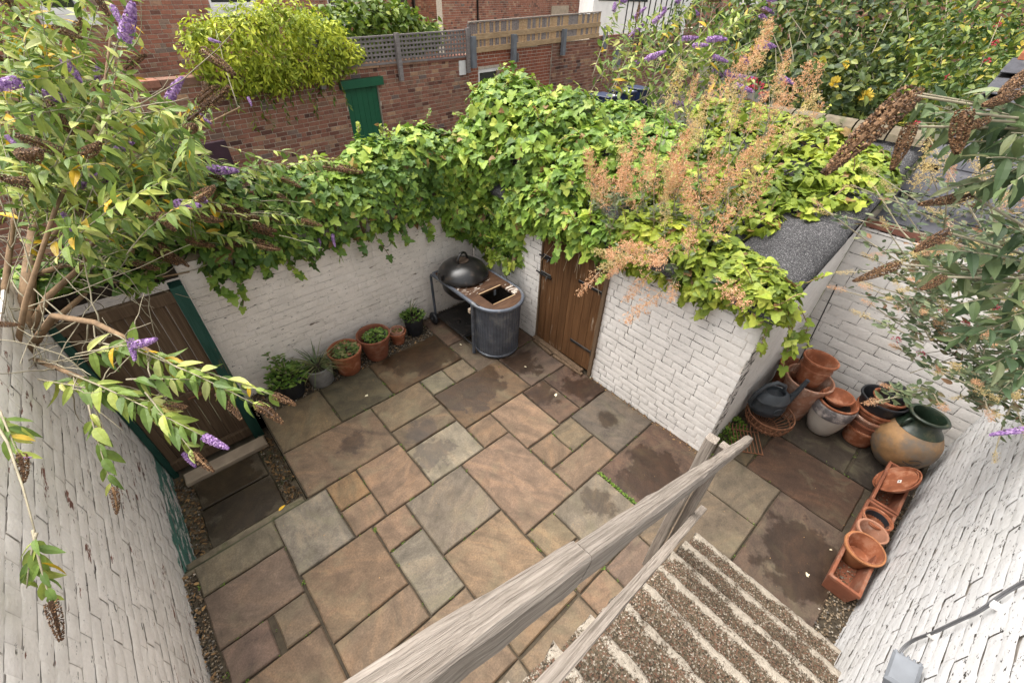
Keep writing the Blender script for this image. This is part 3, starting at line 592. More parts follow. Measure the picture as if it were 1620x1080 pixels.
mb = MB().box(-.34, -.30, 4.10, 4.12, .36, .41, .004); mb.tube([(-.42, 4.105, .38), (-.2, 4.105, .385)], .009, 6); mb.obj('gate_bolt', M['rust'], t)

# ------------------------------------------------------------------ back lane, far wall, fences
A8 = math.radians(8); AD = np.array([math.cos(A8), math.sin(A8), 0]); AN = np.array([math.sin(A8), -math.cos(A8), 0]); AP = np.array([3.0, 10.0, 0.])
def wall_uz(u, v): p = on_plane(u, v, AP, AN); return float(np.dot(p - AP, AD)), float(p[2])
def wpt(s, out=0.): p = AP + AD * s + AN * out; return p
mb = MB(); mb.grid([[(x, y, -.07) for x in (-12, 30)] for y in (4.57, 14)]); struct(mb.obj('lane', M['asphalt'], at=(0, 0, 0)))
sA, zA = wall_uz(551, 107); sB, zB = wall_uz(735, 91); sC, zC = wall_uz(746, 83); sD, zD = wall_uz(945, 58)
tA = lambda s: zA + (zB - zA) * (s - sA) / (sB - sA); tC = lambda s: zC + (zD - zC) * (s - sC) / (sD - sC)
sdoor0 = wall_uz(545, 140)[0]; sdoor1, zdoor = wall_uz(598, 134)
t = alley_wall = thing('lane_brick_wall', 'long old red brick wall with green door across the lane', 'wall', tuple(wpt(2)))
S0 = -9.0
brick_wall(t, wpt(S0)[:2], wpt((sB + sC) / 2)[:2], -.5, 2.6, M['red_brick'], M['mortar'], course=.083, bl=.225, thick=.3, holes=[(sdoor0 - S0, sdoor1 - S0, -.5, zdoor)], seed=11, recess=.010, nmax=300, ztop=lambda u: tA(S0 + u) - .03)
SM = (sB + sC) / 2; sE = wall_uz(872, 90)[0]; w0, wz0 = wall_uz(757, 128); w1, wz1 = wall_uz(790, 106)
brick_wall(t, wpt(SM + .005)[:2], wpt(sE)[:2], -.4, 2.9, M['new_brick'], M['mortar'], course=.083, bl=.225, thick=.3, holes=[(w0 - SM, w1 - SM, wz0 - .5, wz1)], seed=12, recess=.006, nmax=0, ztop=lambda u: tC(SM + u) - .02)
brick_wall(t, wpt(sE + .005, .03)[:2], wpt(22)[:2], -.3, 3.3, M['red_brick'], M['mortar'], course=.09, bl=.24, thick=.3, seed=13, recess=.010, nmax=0, ztop=lambda u: tC(min(sE + u, 14)) - .02)
def wbox(s0, s1, o0, o1, z0, z1, nm, mt, par, b=0.0, zr=0.0):
    q = [(s0, o1), (s1, o1), (s1, o0), (s0, o0)]; P = [wpt(a, b_) for a, b_ in q]
    mb = MB(); mb.grid([[(p[0], p[1], z0 + (zr if i in (1, 2) else 0)) for i, p in enumerate(P)], [(p[0], p[1], z1 + (zr if i in (1, 2) else 0)) for i, p in enumerate(P)]], True, True, True)
    return mb.obj(nm, mt, par)
for k in range(10):
    a_ = S0 + k * (SM - S0) / 10; wbox(a_ + .006, S0 + (k + 1) * (SM - S0) / 10 - .006, -.27, .035, tA(a_) - .045, tA(a_) + .055, 'coping', M['red_brick'], t, zr=tA(a_ + (SM - S0) / 10) - tA(a_))
wbox(sdoor0 - .12, sdoor1 + .10, -.02, .09, zdoor, zdoor + .16, 'door_lintel', M['bright_green'], t, zr=.0)
gd = wbox(sdoor0 + .01, sdoor1 - .01, -.10, -.06, -.45, zdoor - .01, 'green_door', M['bright_green'], t)
for k in range(6):
    a = sdoor0 + .02 + k * (sdoor1 - sdoor0 - .04) / 6; wbox(a, a + (sdoor1 - sdoor0 - .04) / 6 - .006, -.06, -.045, -.44, zdoor - .02, 'plank', M['bright_green'], gd)
wn_ = wbox(w0 + .02, w1 - .02, -.12, -.10, wz0 - .45, wz1 - .02, 'window', M['glass'], t)
wbox(w0, w1, -.12, -.03, wz1 - .09, wz1 - .005, 'window_frame', M['white_paint'], wn_); wbox(w0, w0 + .08, -.12, -.03, wz0 - .5, wz1 - .09, 'window_frame', M['white_paint'], wn_)
a_, az = wall_uz(966, 108); b_, bz = wall_uz(983, 78)
wv = wbox(a_, b_, .02, .05, az, bz, 'blocked_window', M['post_grey'], t); wbox(a_ - .05, b_ + .05, .02, .08, bz, bz + .08, 'window_frame', M['stone'], wv); wbox(a_ - .05, b_ + .05, .02, .08, az - .08, az, 'window_frame', M['stone'], wv)
p_, pz = wall_uz(731, 106); wbox(p_ - .12, p_ + .12, .0, .02, pz - .18, pz + .14, 'notice_plate', M['white_paint'], t)
# trellis
sT, zT = wall_uz(528, 64); zT2 = wall_uz(733, 49)[1]
ttop = lambda s: zT + (zT2 - zT) * (s - sT) / (sB - sT)
t = thing('trellis_fence', 'grey square-lattice trellis standing on the lane wall above the green door', 'fence', tuple(wpt(sA) + [0, 0, zA]))
s0t = wall_uz(500, 110)[0]; n = int((sB - s0t) / .105)
for k in range(n):
    s = s0t + (k + .5) * (sB - s0t) / n; wbox(s - .022, s + .022, .02, .034, tA(s) + .01, ttop(s), 'upright_lath', M['trellis_wood'], t)
for k in range(6):
    f = (k + .25) / 6; za, zb = tA(s0t) + (ttop(s0t) - tA(s0t)) * f, tA(sB) + (ttop(sB) - tA(sB)) * f
    wbox(s0t, sB, .036, .05, za - .02, za + .02, 'cross_lath', M['trellis_wood'], t, zr=zb - za)
wbox(s0t, sB, .0, .06, ttop(s0t), ttop(s0t) + .03, 'top_rail', M['trellis_wood'], t, zr=ttop(sB) - ttop(s0t))
for pxx, vb in ((508, 140), (632, 127), (738, 115)):
    s, zb = wall_uz(pxx, vb); wbox(s - .05, s + .05, .055, .12, zb - (.0), ttop(s) + .06, 'fence_post', M['trellis_wood'], t)
# slat fence
zS, zS2 = wall_uz(737, 37)[1], wall_uz(943, 20)[1]; stop = lambda s: zS + (zS2 - zS) * (s - sC) / (sD - sC)
t = thing('slat_fence', 'pale close-boarded slat fence with two timber rails and grey posts', 'fence', tuple(wpt(sC) + [0, 0, zC]))
n = 84
for k in range(n):
    s = sC - .15 + (k + .5) * (sD - sC + .2) / n; w = (sD - sC + .2) / n; wbox(s - w * .36, s + w * .36, .0, .014, tC(s) + .01, stop(s) + rnd.uniform(-.02, .0), 'slat', M['new_wood'] if rnd.random() < .45 else M['trellis_wood'], t)
for f in (.06, .52):
    za, zb = tC(sC) + (stop(sC) - tC(sC)) * f, tC(sD) + (stop(sD) - tC(sD)) * f
    wbox(sC, sD, .016, .07, za - .06, za + .06, 'fence_rail', M['new_wood'], t, zr=zb - za)
wbox(sC - .1, sD, -.02, .05, stop(sC), stop(sC) + .03, 'top_cap', M['grey_wood'], t, zr=zS2 - zS)
for pxx, vt, vb in ((744, 57, 107), (807, 54, 98), (885, 46, 87), (950, 42, 78)):
    s, zb = wall_uz(pxx, vb); zt = wall_uz(pxx, vt)[1]; wbox(s - .07, s + .07, .072, .18, zb, zt, 'fence_post', M['post_grey'], t)
wbox(wall_uz(818, 90)[0] - .03, wall_uz(818, 90)[0] + .03, .0, .05, wall_uz(818, 98)[1], wall_uz(818, 84)[1], 'fence_stub', M['trellis_wood'], t)
# wheelie bins
bins = [((958, 150), 'navy wheelie bin with white label, leftmost by the lane wall'), ((985, 143), 'navy wheelie bin with white label, between the two others'), ((1010, 138), 'navy wheelie bin under the far buddleia, rightmost of three')]
for k, ((u, v), lab) in enumerate(bins):
    p = on_z(u, v, 1.0); zt = p[2]; zb = zt - 1.05
    t = thing('wheelie_bin', lab, 'bin', (p[0], p[1], zb), 'wheelie bins in the lane'); mb = MB()
    mb.grid([[(p[0] + a * .23, p[1] + b * .27, zb + .08) for a, b in ((-1, -1), (1, -1), (1, 1), (-1, 1))], [(p[0] + a * .29, p[1] + b * .35, zt - .06) for a, b in ((-1, -1), (1, -1), (1, 1), (-1, 1))]], True, True, True); mb.obj('body', M['blue_bin'], t)
    mb = MB().box(p[0] - .31, p[0] + .31, p[1] - .38, p[1] + .38, zt - .058, zt + .01, .02); lid = mb.obj('lid', M['blue_bin'], t)
    if k < 2: MB().box(p[0] - .1, p[0] + .16, p[1] - .34, p[1] - .1, zt + .0105, zt + .014).obj('paper_label', M['white_paint'], lid)
    for s_ in (-1, 1):
        MB().tube([(p[0] + s_ * .25, p[1] + .3, zb + .1), (p[0] + s_ * .31, p[1] + .3, zb + .1)], .1, 14).obj('wheel', M['black_plastic'], t)
    MB().tube([(p[0] - .28, p[1] + .41, zt - .04), (p[0] + .28, p[1] + .41, zt - .04)], .018, 8).obj('handle', M['blue_bin'], t)

# ------------------------------------------------------------------ houses beyond
def facade(name, label, P, ang, s0, s1, z0, z1, mat, holes, seed, nmax, sill=True):
    d = np.array([math.cos(ang), math.sin(ang)]); n = np.array([d[1], -d[0]])
    a, b = P[:2] + d * s0, P[:2] + d * s1
    t = thing(name, label, 'house', ((a[0] + b[0]) / 2, (a[1] + b[1]) / 2, 0))
    brick_wall(t, a, b, z0, z1, mat, M['mortar'], course=.085, bl=.235, thick=.3, holes=[(h[0] - s0, h[1] - s0, h[2], h[3]) for h in holes], seed=seed, recess=.009, nmax=nmax)
    def bx(u0, u1, o0, o1, za, zb, nm, mt, par):
        q = [P[:2] + d * u + n * o for u, o in ((u0, o1), (u1, o1), (u1, o0), (u0, o0))]
        return MB().grid([[(p[0], p[1], z) for p in q] for z in (za, zb)], True, True, True).obj(nm, mt, par)
    for (u0, u1, za, zb) in holes:
        w = bx(u0, u1, -.14, -.11, za, zb, 'window', M['glass'], t)
        bx(u0, u1, -.108, -.05, za, za + .1, 'window_frame', M['white_paint'], w); bx(u0, u0 + .09, -.108, -.05, za + .1, zb, 'window_frame', M['white_paint'], w); bx(u1 - .09, u1, -.108, -.05, za + .1, zb, 'window_frame', M['white_paint'], w)
        bx(u0 + .1, u1 - .1, -.107, -.06, (za + zb) / 2 - .03, (za + zb) / 2 + .03, 'glazing_bar', M['white_paint'], w)
        if sill: bx(u0 - .12, u1 + .12, .0, .14, za - .17, za - .005, 'window_sill', M['white_paint'], w)
    return t, bx
H1 = np.array([*px(250, 70, 1.0)]); r_ = ray(250, 70); H1 = CAM_P + r_ * (14.0 / r_[1]); a1 = math.radians(22)
def huz(P, ang, u, v):
    n = np.array([math.sin(ang), -math.cos(ang), 0]); p = on_plane(u, v, P, n); return float(np.dot(p - P, [math.cos(ang), math.sin(ang), 0])), float(p[2])
wa, wz = huz(H1, a1, 334, 13); wb = huz(H1, a1, 408, 9)[0]; wc, wz2 = huz(H1, a1, 70, 24); wd = huz(H1, a1, 138, 22)[0]
facade('brick_house', 'orange-red brick house with white window sills behind the left buddleia', H1, a1, -9, huz(H1, a1, 500, 20)[0], -.3, 6.2, M['house_brick'], [(wc, wd, wz2, wz2 + 1.7), (wa, wb, wz, wz + 1.7)], 21, 300)
r_ = ray(780, 20); H2 = CAM_P + r_ * (19.5 / r_[1]); a2 = math.radians(17)
e0 = huz(H2, a2, 700, 20)[0]; e1 = huz(H2, a2, 945, 10)[0]
t, bx = facade('brick_house', 'brown-red brick house behind the slat fence with pale stone block', H2, a2, e0, e1, -.3, 7, M['house_brick'], [], 22, 0)
q0, qz = huz(H2, a2, 871, 26); q1, qz1 = huz(H2, a2, 899, 9); bx(q0, q1, -.02, .05, qz, qz1, 'stone_block', M['stone'], t)
q0, qz = huz(H2, a2, 755, 33); bx(q0 - .03, q0 + .03, .01, .07, .0, 6, 'downpipe', M['bbq_black'], t)
r_ = ray(620, 20); H3 = CAM_P + r_ * (23 / r_[1])
e0 = huz(H3, a1, 470, 10)[0]; e1 = huz(H3, a1, 760, 10)[0]; wa, wz = huz(H3, a1, 524, 33); wb, wz1 = huz(H3, a1, 556, 12)
t, bx = facade('brick_house', 'red brick rear wing with cream panel and small grey window', H3, a1, e0, e1, -.3, 7, M['house_brick'], [(wa, wb, wz, wz + .95)], 23, 0)
q0, qz = huz(H3, a1, 516, 12); q1 = huz(H3, a1, 566, 8)[0]; bx(q0, q1, .0, .06, wz + .96, 6.5, 'cream_panel', M['cream_render'], t); bx(wb + .06, q1, .0, .06, wz - 1, wz + .96, 'cream_panel', M['cream_render'], t)
q0 = huz(H3, a1, 653, 10)[0]; bx(q0 - .06, q0 + .06, .02, .14, 0, 6.5, 'downpipe', M['bbq_black'], t)
q0, qz = huz(H3, a1, 628, 15); bx(q0 - .2, q0 + .35, .02, .4, qz - .3, qz + .5, 'hopper', M['bbq_black'], t)
# far brick terrace that closes the view to the right
r_ = ray(1150, 5); H4 = CAM_P + r_ * 30; a4 = math.radians(-20)
facade('brick_house', 'distant brick terrace seen through gaps above the rose bushes', H4, math.radians(-38), -16, 34, -1, 8, M['house_brick'], [(-3.5, -2.2, 3.2, 4.6), (1.0, 2.3, 3.2, 4.6)], 24, 0)
# white van and railing beyond the fence end
vq = px(1000, 22, 19.0)
t = thing('parked_van', 'white van parked beyond the lane behind dark railings', 'van', (vq[0], vq[1], 0)); a5 = math.radians(-30); MR = Matrix.Translation((vq[0], vq[1], 0)) @ Matrix.Rotation(a5, 4, 'Z')
MB().box(-2.2, 2.2, -.9, .9, 1.2, 4.0, .12, MR).obj('body', M['white_paint'], t); MB().box(-2.0, .2, -.93, -.9, 3.2, 3.7, 0, MR).obj('side_window', M['glass'], t)
for x in (-1.4, 1.4): MB().tube([tuple(MR @ Vector((x, -.92, 1.2))), tuple(MR @ Vector((x, -.7, 1.2)))], .34, 16).obj('wheel', M['black_plastic'], t)
vq = px(1035, 18, 16.0); t = thing('metal_railing', 'dark metal railing in front of the white van', 'railing', (vq[0], vq[1], 0)); MR = Matrix.Translation((vq[0], vq[1], 0)) @ Matrix.Rotation(a5, 4, 'Z')
for k in range(11): MB().tube([tuple(MR @ Vector((-1.1 + k * .22, 0, 1.8))), tuple(MR @ Vector((-1.1 + k * .22, 0, 3.9)))], .025, 6).obj('baluster', M['bbq_black'], t)
MB().tube([tuple(MR @ Vector((-1.2, 0, 3.85))), tuple(MR @ Vector((1.2, 0, 3.85)))], .03, 6).obj('top_rail', M['bbq_black'], t)

# ------------------------------------------------------------------ steps and handrail
t = steps = thing('concrete_steps', 'worn concrete steps with flaking cream paint going down to patio', 'steps', (1.2, -.3, 0))
def step(xf, zt, zb, going, last=False):
    r = random.Random(int(zt * 1000)); mb = MB(); ny = 44; ysr = np.linspace(-.86, .2 + .008 * (zt / .19 - 1), ny + 1); rows = []; E = []
    prof = [(.034, -.19 + (zb * 0), 0.2), (.034, -.10, .3), (.030, -.055, .4), (-.006, -.045, .8), (-.010, -.016, 1.1), (.004, -.003, 1.15), (.025, 0, 1.0), (.045, 0, .6), (.07, 0, .2), (.12, 0, .03), (going + .03, -.001, 0.)]
    for (dx, dz, e) in prof:
        row = []
        for i, y in enumerate(ysr):
            ch = (max(0, r.gauss(0, .0035)) if e >= .8 else 0); lef = (.5 if i > ny - 2 else 0)
            yy = y + (r.gauss(0, .006) if i == ny else 0)
            row.append((xf - dx - ch + r.gauss(0, .0015), yy, zt + dz - (ch * .6 if dz > -.03 else 0))); E.append(min(1, e + lef))
        rows.append(row)
    mb.grid(rows); b = len(mb.v); n = ny + 1
    side = [rows[k][-1] for k in range(len(rows))] + [(xf - going - .03, .195, max(0, zb)), (xf - .02, .195, max(0, zb))]
    mb.v += side; E += [.75] * len(side); mb.f.append(tuple(range(b, b + len(side))))
    o = mb.obj('step', M['steps'], t); a = o.data.attributes.new('edge', 'FLOAT', 'POINT'); a.data.foreach_set('value', E)
    return autosmooth(o, 50)
for k in range(1, 11): step(2.267 - .25 * (k - 1), .19 * k, .19 * (k - 1) - .19 * min(k - 1, 2), .25 if k < 10 else 1.8)
MB().box(-2.0, .0, -.84, .19, 0, 1.6).obj('stair_base', M['stone'], t)
for k in range(1, 9): MB().box(2.267 - .25 * k - .02, 2.267 - .25 * (k - 1) - .04, -.8, .185, -.02, .19 * (k - 1) + .02).obj('stair_base', M['stone'], t)
def beam(name, A, B, w, h, mat, par, bev=.008, seg=10, wob=.003, roll=0.):
    A, B = np.array(A, float), np.array(B, float); L = np.linalg.norm(B - A); r = random.Random(int(L * 1e4)); rows = []
    pr = [(-w / 2 + bev, -h / 2), (w / 2 - bev, -h / 2), (w / 2, -h / 2 + bev), (w / 2, h / 2 - bev), (w / 2 - bev, h / 2), (-w / 2 + bev, h / 2), (-w / 2, h / 2 - bev), (-w / 2, -h / 2 + bev)]
    for i in range(seg + 1): rows.append([(L * i / seg, y + r.gauss(0, wob), z + r.gauss(0, wob)) for y, z in pr])
    mb = MB().grid(rows, True, True, True); d = Vector((B - A) / L); side = Vector((0, 0, 1)).cross(d)
    if side.length < .05: side = Vector((0, 1, 0))
    side.normalize(); up = d.cross(side); m = Matrix((d, side, up)).transposed().to_4x4(); m.translation = Vector(A)
    return add(name, mb.mesh(name, mat), par, m @ Matrix.Rotation(roll, 4, 'X'))
t = thing('handrail', 'silvery weathered timber handrail with two posts along the steps', 'handrail', (1.75, .27, .5))
rA, rB = np.array([2.5, .250, 1.115]), np.array([-.35, .142, 3.165])
beam('top_rail', rA, rA + (rB - rA) * .758, .047, .068, M['grey_wood'], t, .007, 24, .0014)
beam('top_rail', rA + (rB - rA) * .760 + [0, .002, .001], rB, .050, .072, M['grey_wood'], t, .006, 14, .0010, roll=.05)
beam('lower_rail', (2.06, .222, .765), (.0, .122, 2.225), .045, .028, M['grey_wood'], t, .004, 14, .0015)
beam('post', (1.80, .325, .10), (1.80, .325, 1.66), .06, .06, M['grey_wood'], t, .006, 10, .0015)
beam('post', (1.86, .262, .12), (1.86, .262, 1.60), .055, .055, M['grey_wood'], t, .006, 10, .0015)
beam('brace', (1.80, .29, .32), (1.86, .19, .32), .03, .09, M['grey_wood'], t, .004, 4, .001)
# cable and lamp on the right wall
RW = lambda x: -.965 + (4.9 - x) / 6.4 * .265
t = thing('wall_cable', 'grey twin cable clipped along the right white wall', 'cable', (1.8, RW(1.8), 1.5))
def wl(u, v, o=.012):
    n = np.array([.265 / 6.4, 1, 0]); p = on_plane(u, v, (4.9, -.965, 0), n / np.linalg.norm(n)); return p + np.array([0, o, 0])
cq = [(1640, 928), (1600, 948), (1560, 970), (1520, 985), (1480, 1006), (1445, 1025), (1425, 1050), (1412, 1090)]; cp = []
for i in range(len(cq) - 1):
    p_ = [np.array(cq[max(0, min(len(cq) - 1, i + d_))], float) for d_ in (-1, 0, 1, 2)]
    for f_ in (0, .2, .4, .6, .8): cp.append(tuple(.5 * (2 * p_[1] + (p_[2] - p_[0]) * f_ + (2 * p_[0] - 5 * p_[1] + 4 * p_[2] - p_[3]) * f_ ** 2 + (3 * p_[1] - p_[0] - 3 * p_[2] + p_[3]) * f_ ** 3)))
for o_, r_ in ((.020, .0045), (.027, .0036)): MB().tube([wl(u + (4 if o_ > .015 else 0), v + (5 * math.sin(u * .03) if o_ > .015 else 0), o_) for u, v in cp], r_, 6).obj('strand', M['cable'], t, True)
for (u, v) in ((1582, 962), (1480, 1008)): p = wl(u, v, .012); MB().box(p[0] - .012, p[0] + .012, p[1] - .012, p[1] + .014, p[2] - .014, p[2] + .014, .004).obj('cable_clip', M['white_paint'], t)
p = wl(1452, 1085, .0); t = thing('outdoor_lamp', 'grey boxed outdoor lamp fixed low on the right white wall', 'lamp', tuple(p))
MR = Matrix.Translation(Vector(p)) @ Matrix.Rotation(math.radians(-20), 4, 'X')
MB().box(-.075, .075, .0, .10, -.03, .05, .012, MR).obj('housing', M['post_grey'], t)
for k in range(5): MB().box(.06 - k * .0, .078, .005 + k * .02, .015 + k * .02, -.045, .05, .003, MR).obj('cooling_fin', M['post_grey'], t)
MB().box(-.02, .02, -.01, .02, -.08, -.02, .004, MR).obj('bracket', M['bbq_black'], t)
# ------------------------------------------------------------------ pots and garden objects
def pot_profile(r, rb, h, rim=.22, lip=.012, wall=.018, fill=.8):
    hr = h * (1 - rim); rm = rb + (r - lip - rb) * (1 - rim)
    p = [(0, 0), (rb * .96, 0), (rb, .008), (rm, hr)]
    if lip > .002: p += [(rm + lip, hr + .004), (r, h - .006)]
    else: p += [(r - .003, h - .008), (r, h - .006)]
    p += [(r - .004, h), (r - wall + .003, h), (r - wall, h - .006), (rb + (r - rb) * fill - wall, h * fill), (max(rb - wall, .01), h * .08), (0, h * .08)]
    return p
def pot(name, label, x, y, r, rb, h, mat, z=0., rim=.22, lip=.012, tilt=None, group=None, n=36, cat='plant pot', soil=None, rings=0, parent=None):
    Mx = Matrix.Translation((x, y, z)) @ (tilt or Matrix.Identity(4))
    t = thing(name, label, cat, (x, y, z), group)
    autosmooth(MB().lathe(pot_profile(r, rb, h, rim, lip), n, M=Mx, wob=.003).obj('pot_body' , mat, t), 35)
    autosmooth(MB().lathe([(r - .016, h - .012), (r - .014, h + .002), (r + .001, h + .003), (r + .003, h - .012)], n, M=Mx).obj('rim', mat, t), 50)
    if soil: MB().lathe([(0, 0), ((rb + (r - rb) * soil) - .014, 0), (0, .004)], n, M=Mx @ Matrix.Translation((0, 0, h * soil))).obj('soil', M['soil'], t)
    for k in range(rings):
        zz = h * (.62 + .05 * k); rr = rb + (r - rb) * (.62 + .05 * k) + .003; autosmooth(MB().lathe([(rr - .004, zz - .006), (rr + .001, zz), (rr - .004, zz + .006)], n, M=Mx).obj('raised_ring', mat, t), 60)
    return t, Mx
# leaf shapes: x runs from base to tip, z is the upper side
def lance(w, curl=.12, fold=.10, st=5):
    V, T = [], []; xs = [0, .16, .36, .6, .82, 1.0]; ws = [0, .7, 1.0, .86, .45, 0]
    for x, q in zip(xs, ws):
        z = -curl * x * x
        if q == 0: V.append((x, 0, z))
        else: V += [(x, -w / 2 * q, z + fold * w * q), (x, 0, z), (x, w / 2 * q, z + fold * w * q)]
    T += [(0, 2, 1), (0, 3, 2)]
    for k in range(3):
        a = 1 + 3 * k; b = a + 3; T += [(a, a + 1, b + 1), (a, b + 1, b), (a + 1, a + 2, b + 2), (a + 1, b + 2, b + 1)]
    e = 13; a = 10; T += [(a, a + 1, e), (a + 1, a + 2, e)]
    return np.array(V, float), np.array(T)
def lobed(pts, cx=.38, cz=-.03, tipz=-.12):
    """fan of an outline given for one side"""
    L = [(0, 0)] + pts + [(1, 0)]; out = L + [(x, -y) for x, y in reversed(pts)]
    V = [(cx, 0, cz)] + [(x, y, .07 * (abs(y) > .3) + tipz * x * x - .10 * abs(y) ** 2) for x, y in out]; n = len(out)
    T = [(0, 1 + i, 1 + (i + 1) % n) for i in range(n)]
    V = np.array(V, float); T = np.array([(a, c, b) for a, b, c in T]); return V, T
IVY = lobed([(-.13, .22), (-.10, .42), (.16, .40), (.32, .56), (.45, .27), (.70, .25)])
IVY2 = lobed([(-.10, .28), (.05, .46), (.30, .44), (.55, .32), (.80, .16)], tipz=-.2)
OVAL = lance(.55, .10, .12); LAN = lance(.30, .16, .12); LAN2 = lance(.36, .32, .16); THIN = lance(.12, .35, .1); NEED = lance(.05, .5, .05)
def norm(a): return a / (np.linalg.norm(a, axis=-1, keepdims=True) + 1e-9)
def scatter_mesh(name, tmpls, P, A, N, S, mat, shift, rng):
    """joins leaf templates at points P with tip direction A, upper side N and size S"""
    A = norm(A); B = norm(np.cross(N, A)); N = np.cross(A, B); Vs, Ts, b = [], [], 0; pick = rng.integers(0, len(tmpls), len(P))
    for k, (V, T) in enumerate(tmpls):
        i = np.where(pick == k)[0]
        if not len(i): continue
        W = P[i, None, :] - shift + S[i, None, None] * (V[None, :, 0, None] * A[i, None, :] + V[None, :, 1, None] * B[i, None, :] + V[None, :, 2, None] * N[i, None, :])
        Vs.append(W.reshape(-1, 3)); Ts.append((T[None] + (np.arange(len(i)) * len(V))[:, None, None]).reshape(-1, 3) + b); b += len(i) * len(V)
    return fast_mesh(name, np.concatenate(Vs), np.concatenate(Ts), mat)
LM = {}
def leaf_mesh(key, tm, mat):
    k = (key, mat.name)
    if k not in LM: LM[k] = fast_mesh('leaf', tm[0], tm[1], mat)
    return LM[k]
def leaves(parent, tmpls, P, A, N, S, mat, nobj=0, seed=1, name='leaf', rest='foliage', mats=None):
    """the leaves that show largest become single leaf objects, the rest one foliage mesh"""
    rng = np.random.default_rng(seed); P, A, N, S = map(lambda q: np.asarray(q, float), (P, A, N, S)); t = org(parent)
    mask = np.zeros(len(P), bool)
    if nobj:
        u, v, d = proj(P); score = np.where(in_frame(P, 0), S / np.maximum(d, .1), -1); order = np.argsort(-score)[:nobj]; mask[order] = score[order] > 0
    A2 = norm(A); B2 = norm(np.cross(N, A2)); N2 = np.cross(A2, B2)
    for i in np.where(mask)[0]:
        k = int(rng.integers(0, len(tmpls))); m = Matrix(((A2[i, 0], B2[i, 0], N2[i, 0], P[i, 0]), (A2[i, 1], B2[i, 1], N2[i, 1], P[i, 1]), (A2[i, 2], B2[i, 2], N2[i, 2], P[i, 2]), (0, 0, 0, 1))) @ Matrix.Scale(float(S[i]), 4)
        add(name, leaf_mesh((id(tmpls[k][0]), k), tmpls[k], mat), parent, m)
    if (~mask).any():
        i = ~mask; stuff(add(rest, scatter_mesh(rest, tmpls, P[i], A[i], N[i], S[i], mat, t, rng), parent, loc=t))
def rosette(parent, x, y, z, r, n, size, mat, tm=None, up=.5, hgt=.08, seed=1, nobj=0):
    rg = np.random.default_rng(seed); a = rg.uniform(0, 6.283, n); q = r * np.sqrt(rg.uniform(0, 1, n)); hz = rg.uniform(0, 1, n) * hgt * (1.1 - q / r)
    P = np.stack([x + q * np.cos(a), y + q * np.sin(a), z + hz], 1); a2 = a + rg.normal(0, .7, n)
    A = np.stack([np.cos(a2), np.sin(a2), up * rg.uniform(.1, 1.2, n)], 1); N = np.stack([rg.normal(0, .4, n) - np.cos(a2) * .3, rg.normal(0, .4, n) - np.sin(a2) * .3, np.ones(n)], 1)
    leaves(parent, tm or [OVAL], P, A, N, rg.uniform(.7, 1.2, n) * size, mat, nobj, seed)
# row of pots along the cream wall
GR = 'pots in a row along the cream wall'
t, Mx = pot('plant_pot', 'black plastic pot with bushy mint, leftmost of the row', .43, 3.98, .155, .115, .27, M['black_plastic'], lip=.006, rim=.1, group=GR, soil=.85)
rosette(t, .43, 3.98, .25, .19, 300, .055, M['herb'], [OVAL], .6, .13, 3, 60)
rg = np.random.default_rng(5); P, A, N, S = [], [], [], []; mb = MB()
for (dx, dy, hh) in ((-.1, .08, .30), (-.05, .03, .24), (-.16, -.02, .22), (.03, .1, .2)):
    b = np.array([.43, 3.98, .28]); e = b + [dx, dy, hh]; mb.tube([b, (b + e) / 2 + [.01, 0, .02], e], .004, 5)
    for k in range(14):
        f = .25 + .75 * k / 14; a = rg.uniform(0, 6.28); P.append(b + (e - b) * f); A.append((math.cos(a), math.sin(a), .3)); N.append((0, 0, 1)); S.append(.055)
mb.obj('stem', M['twig'], t); leaves(t, [OVAL], P, A, N, S, M['herb'], 0, 4)
t, Mx = pot('plant_pot', 'grey metal pot with thin straggling grass', .74, 3.96, .155, .125, .25, M['grey_pot'], lip=.004, rim=.05, group=GR, soil=.86)
MB().lathe([(.0, .20), (.137, .20), (.137, .235), (.0, .235)], 30, (.74, 3.96, 0)).obj('inner_soil', M['soil'], t)
rg = np.random.default_rng(6); n = 90; a = rg.uniform(0, 6.28, n); P = np.stack([.74 + .07 * np.cos(a) * rg.uniform(0, 1, n), 3.96 + .07 * np.sin(a) * rg.uniform(0, 1, n), np.full(n, .23)], 1)
A = np.stack([np.cos(a) * .6, np.sin(a) * .6, rg.uniform(.4, 1.3, n)], 1); leaves(t, [NEED, lance(.03, .9, 0)], P, A, np.tile([0, 0, 1.], (n, 1)) + np.stack([-np.cos(a), -np.sin(a), 0 * a], 1) * .5, rg.uniform(.12, .3, n), M['grass'], 30, 6)
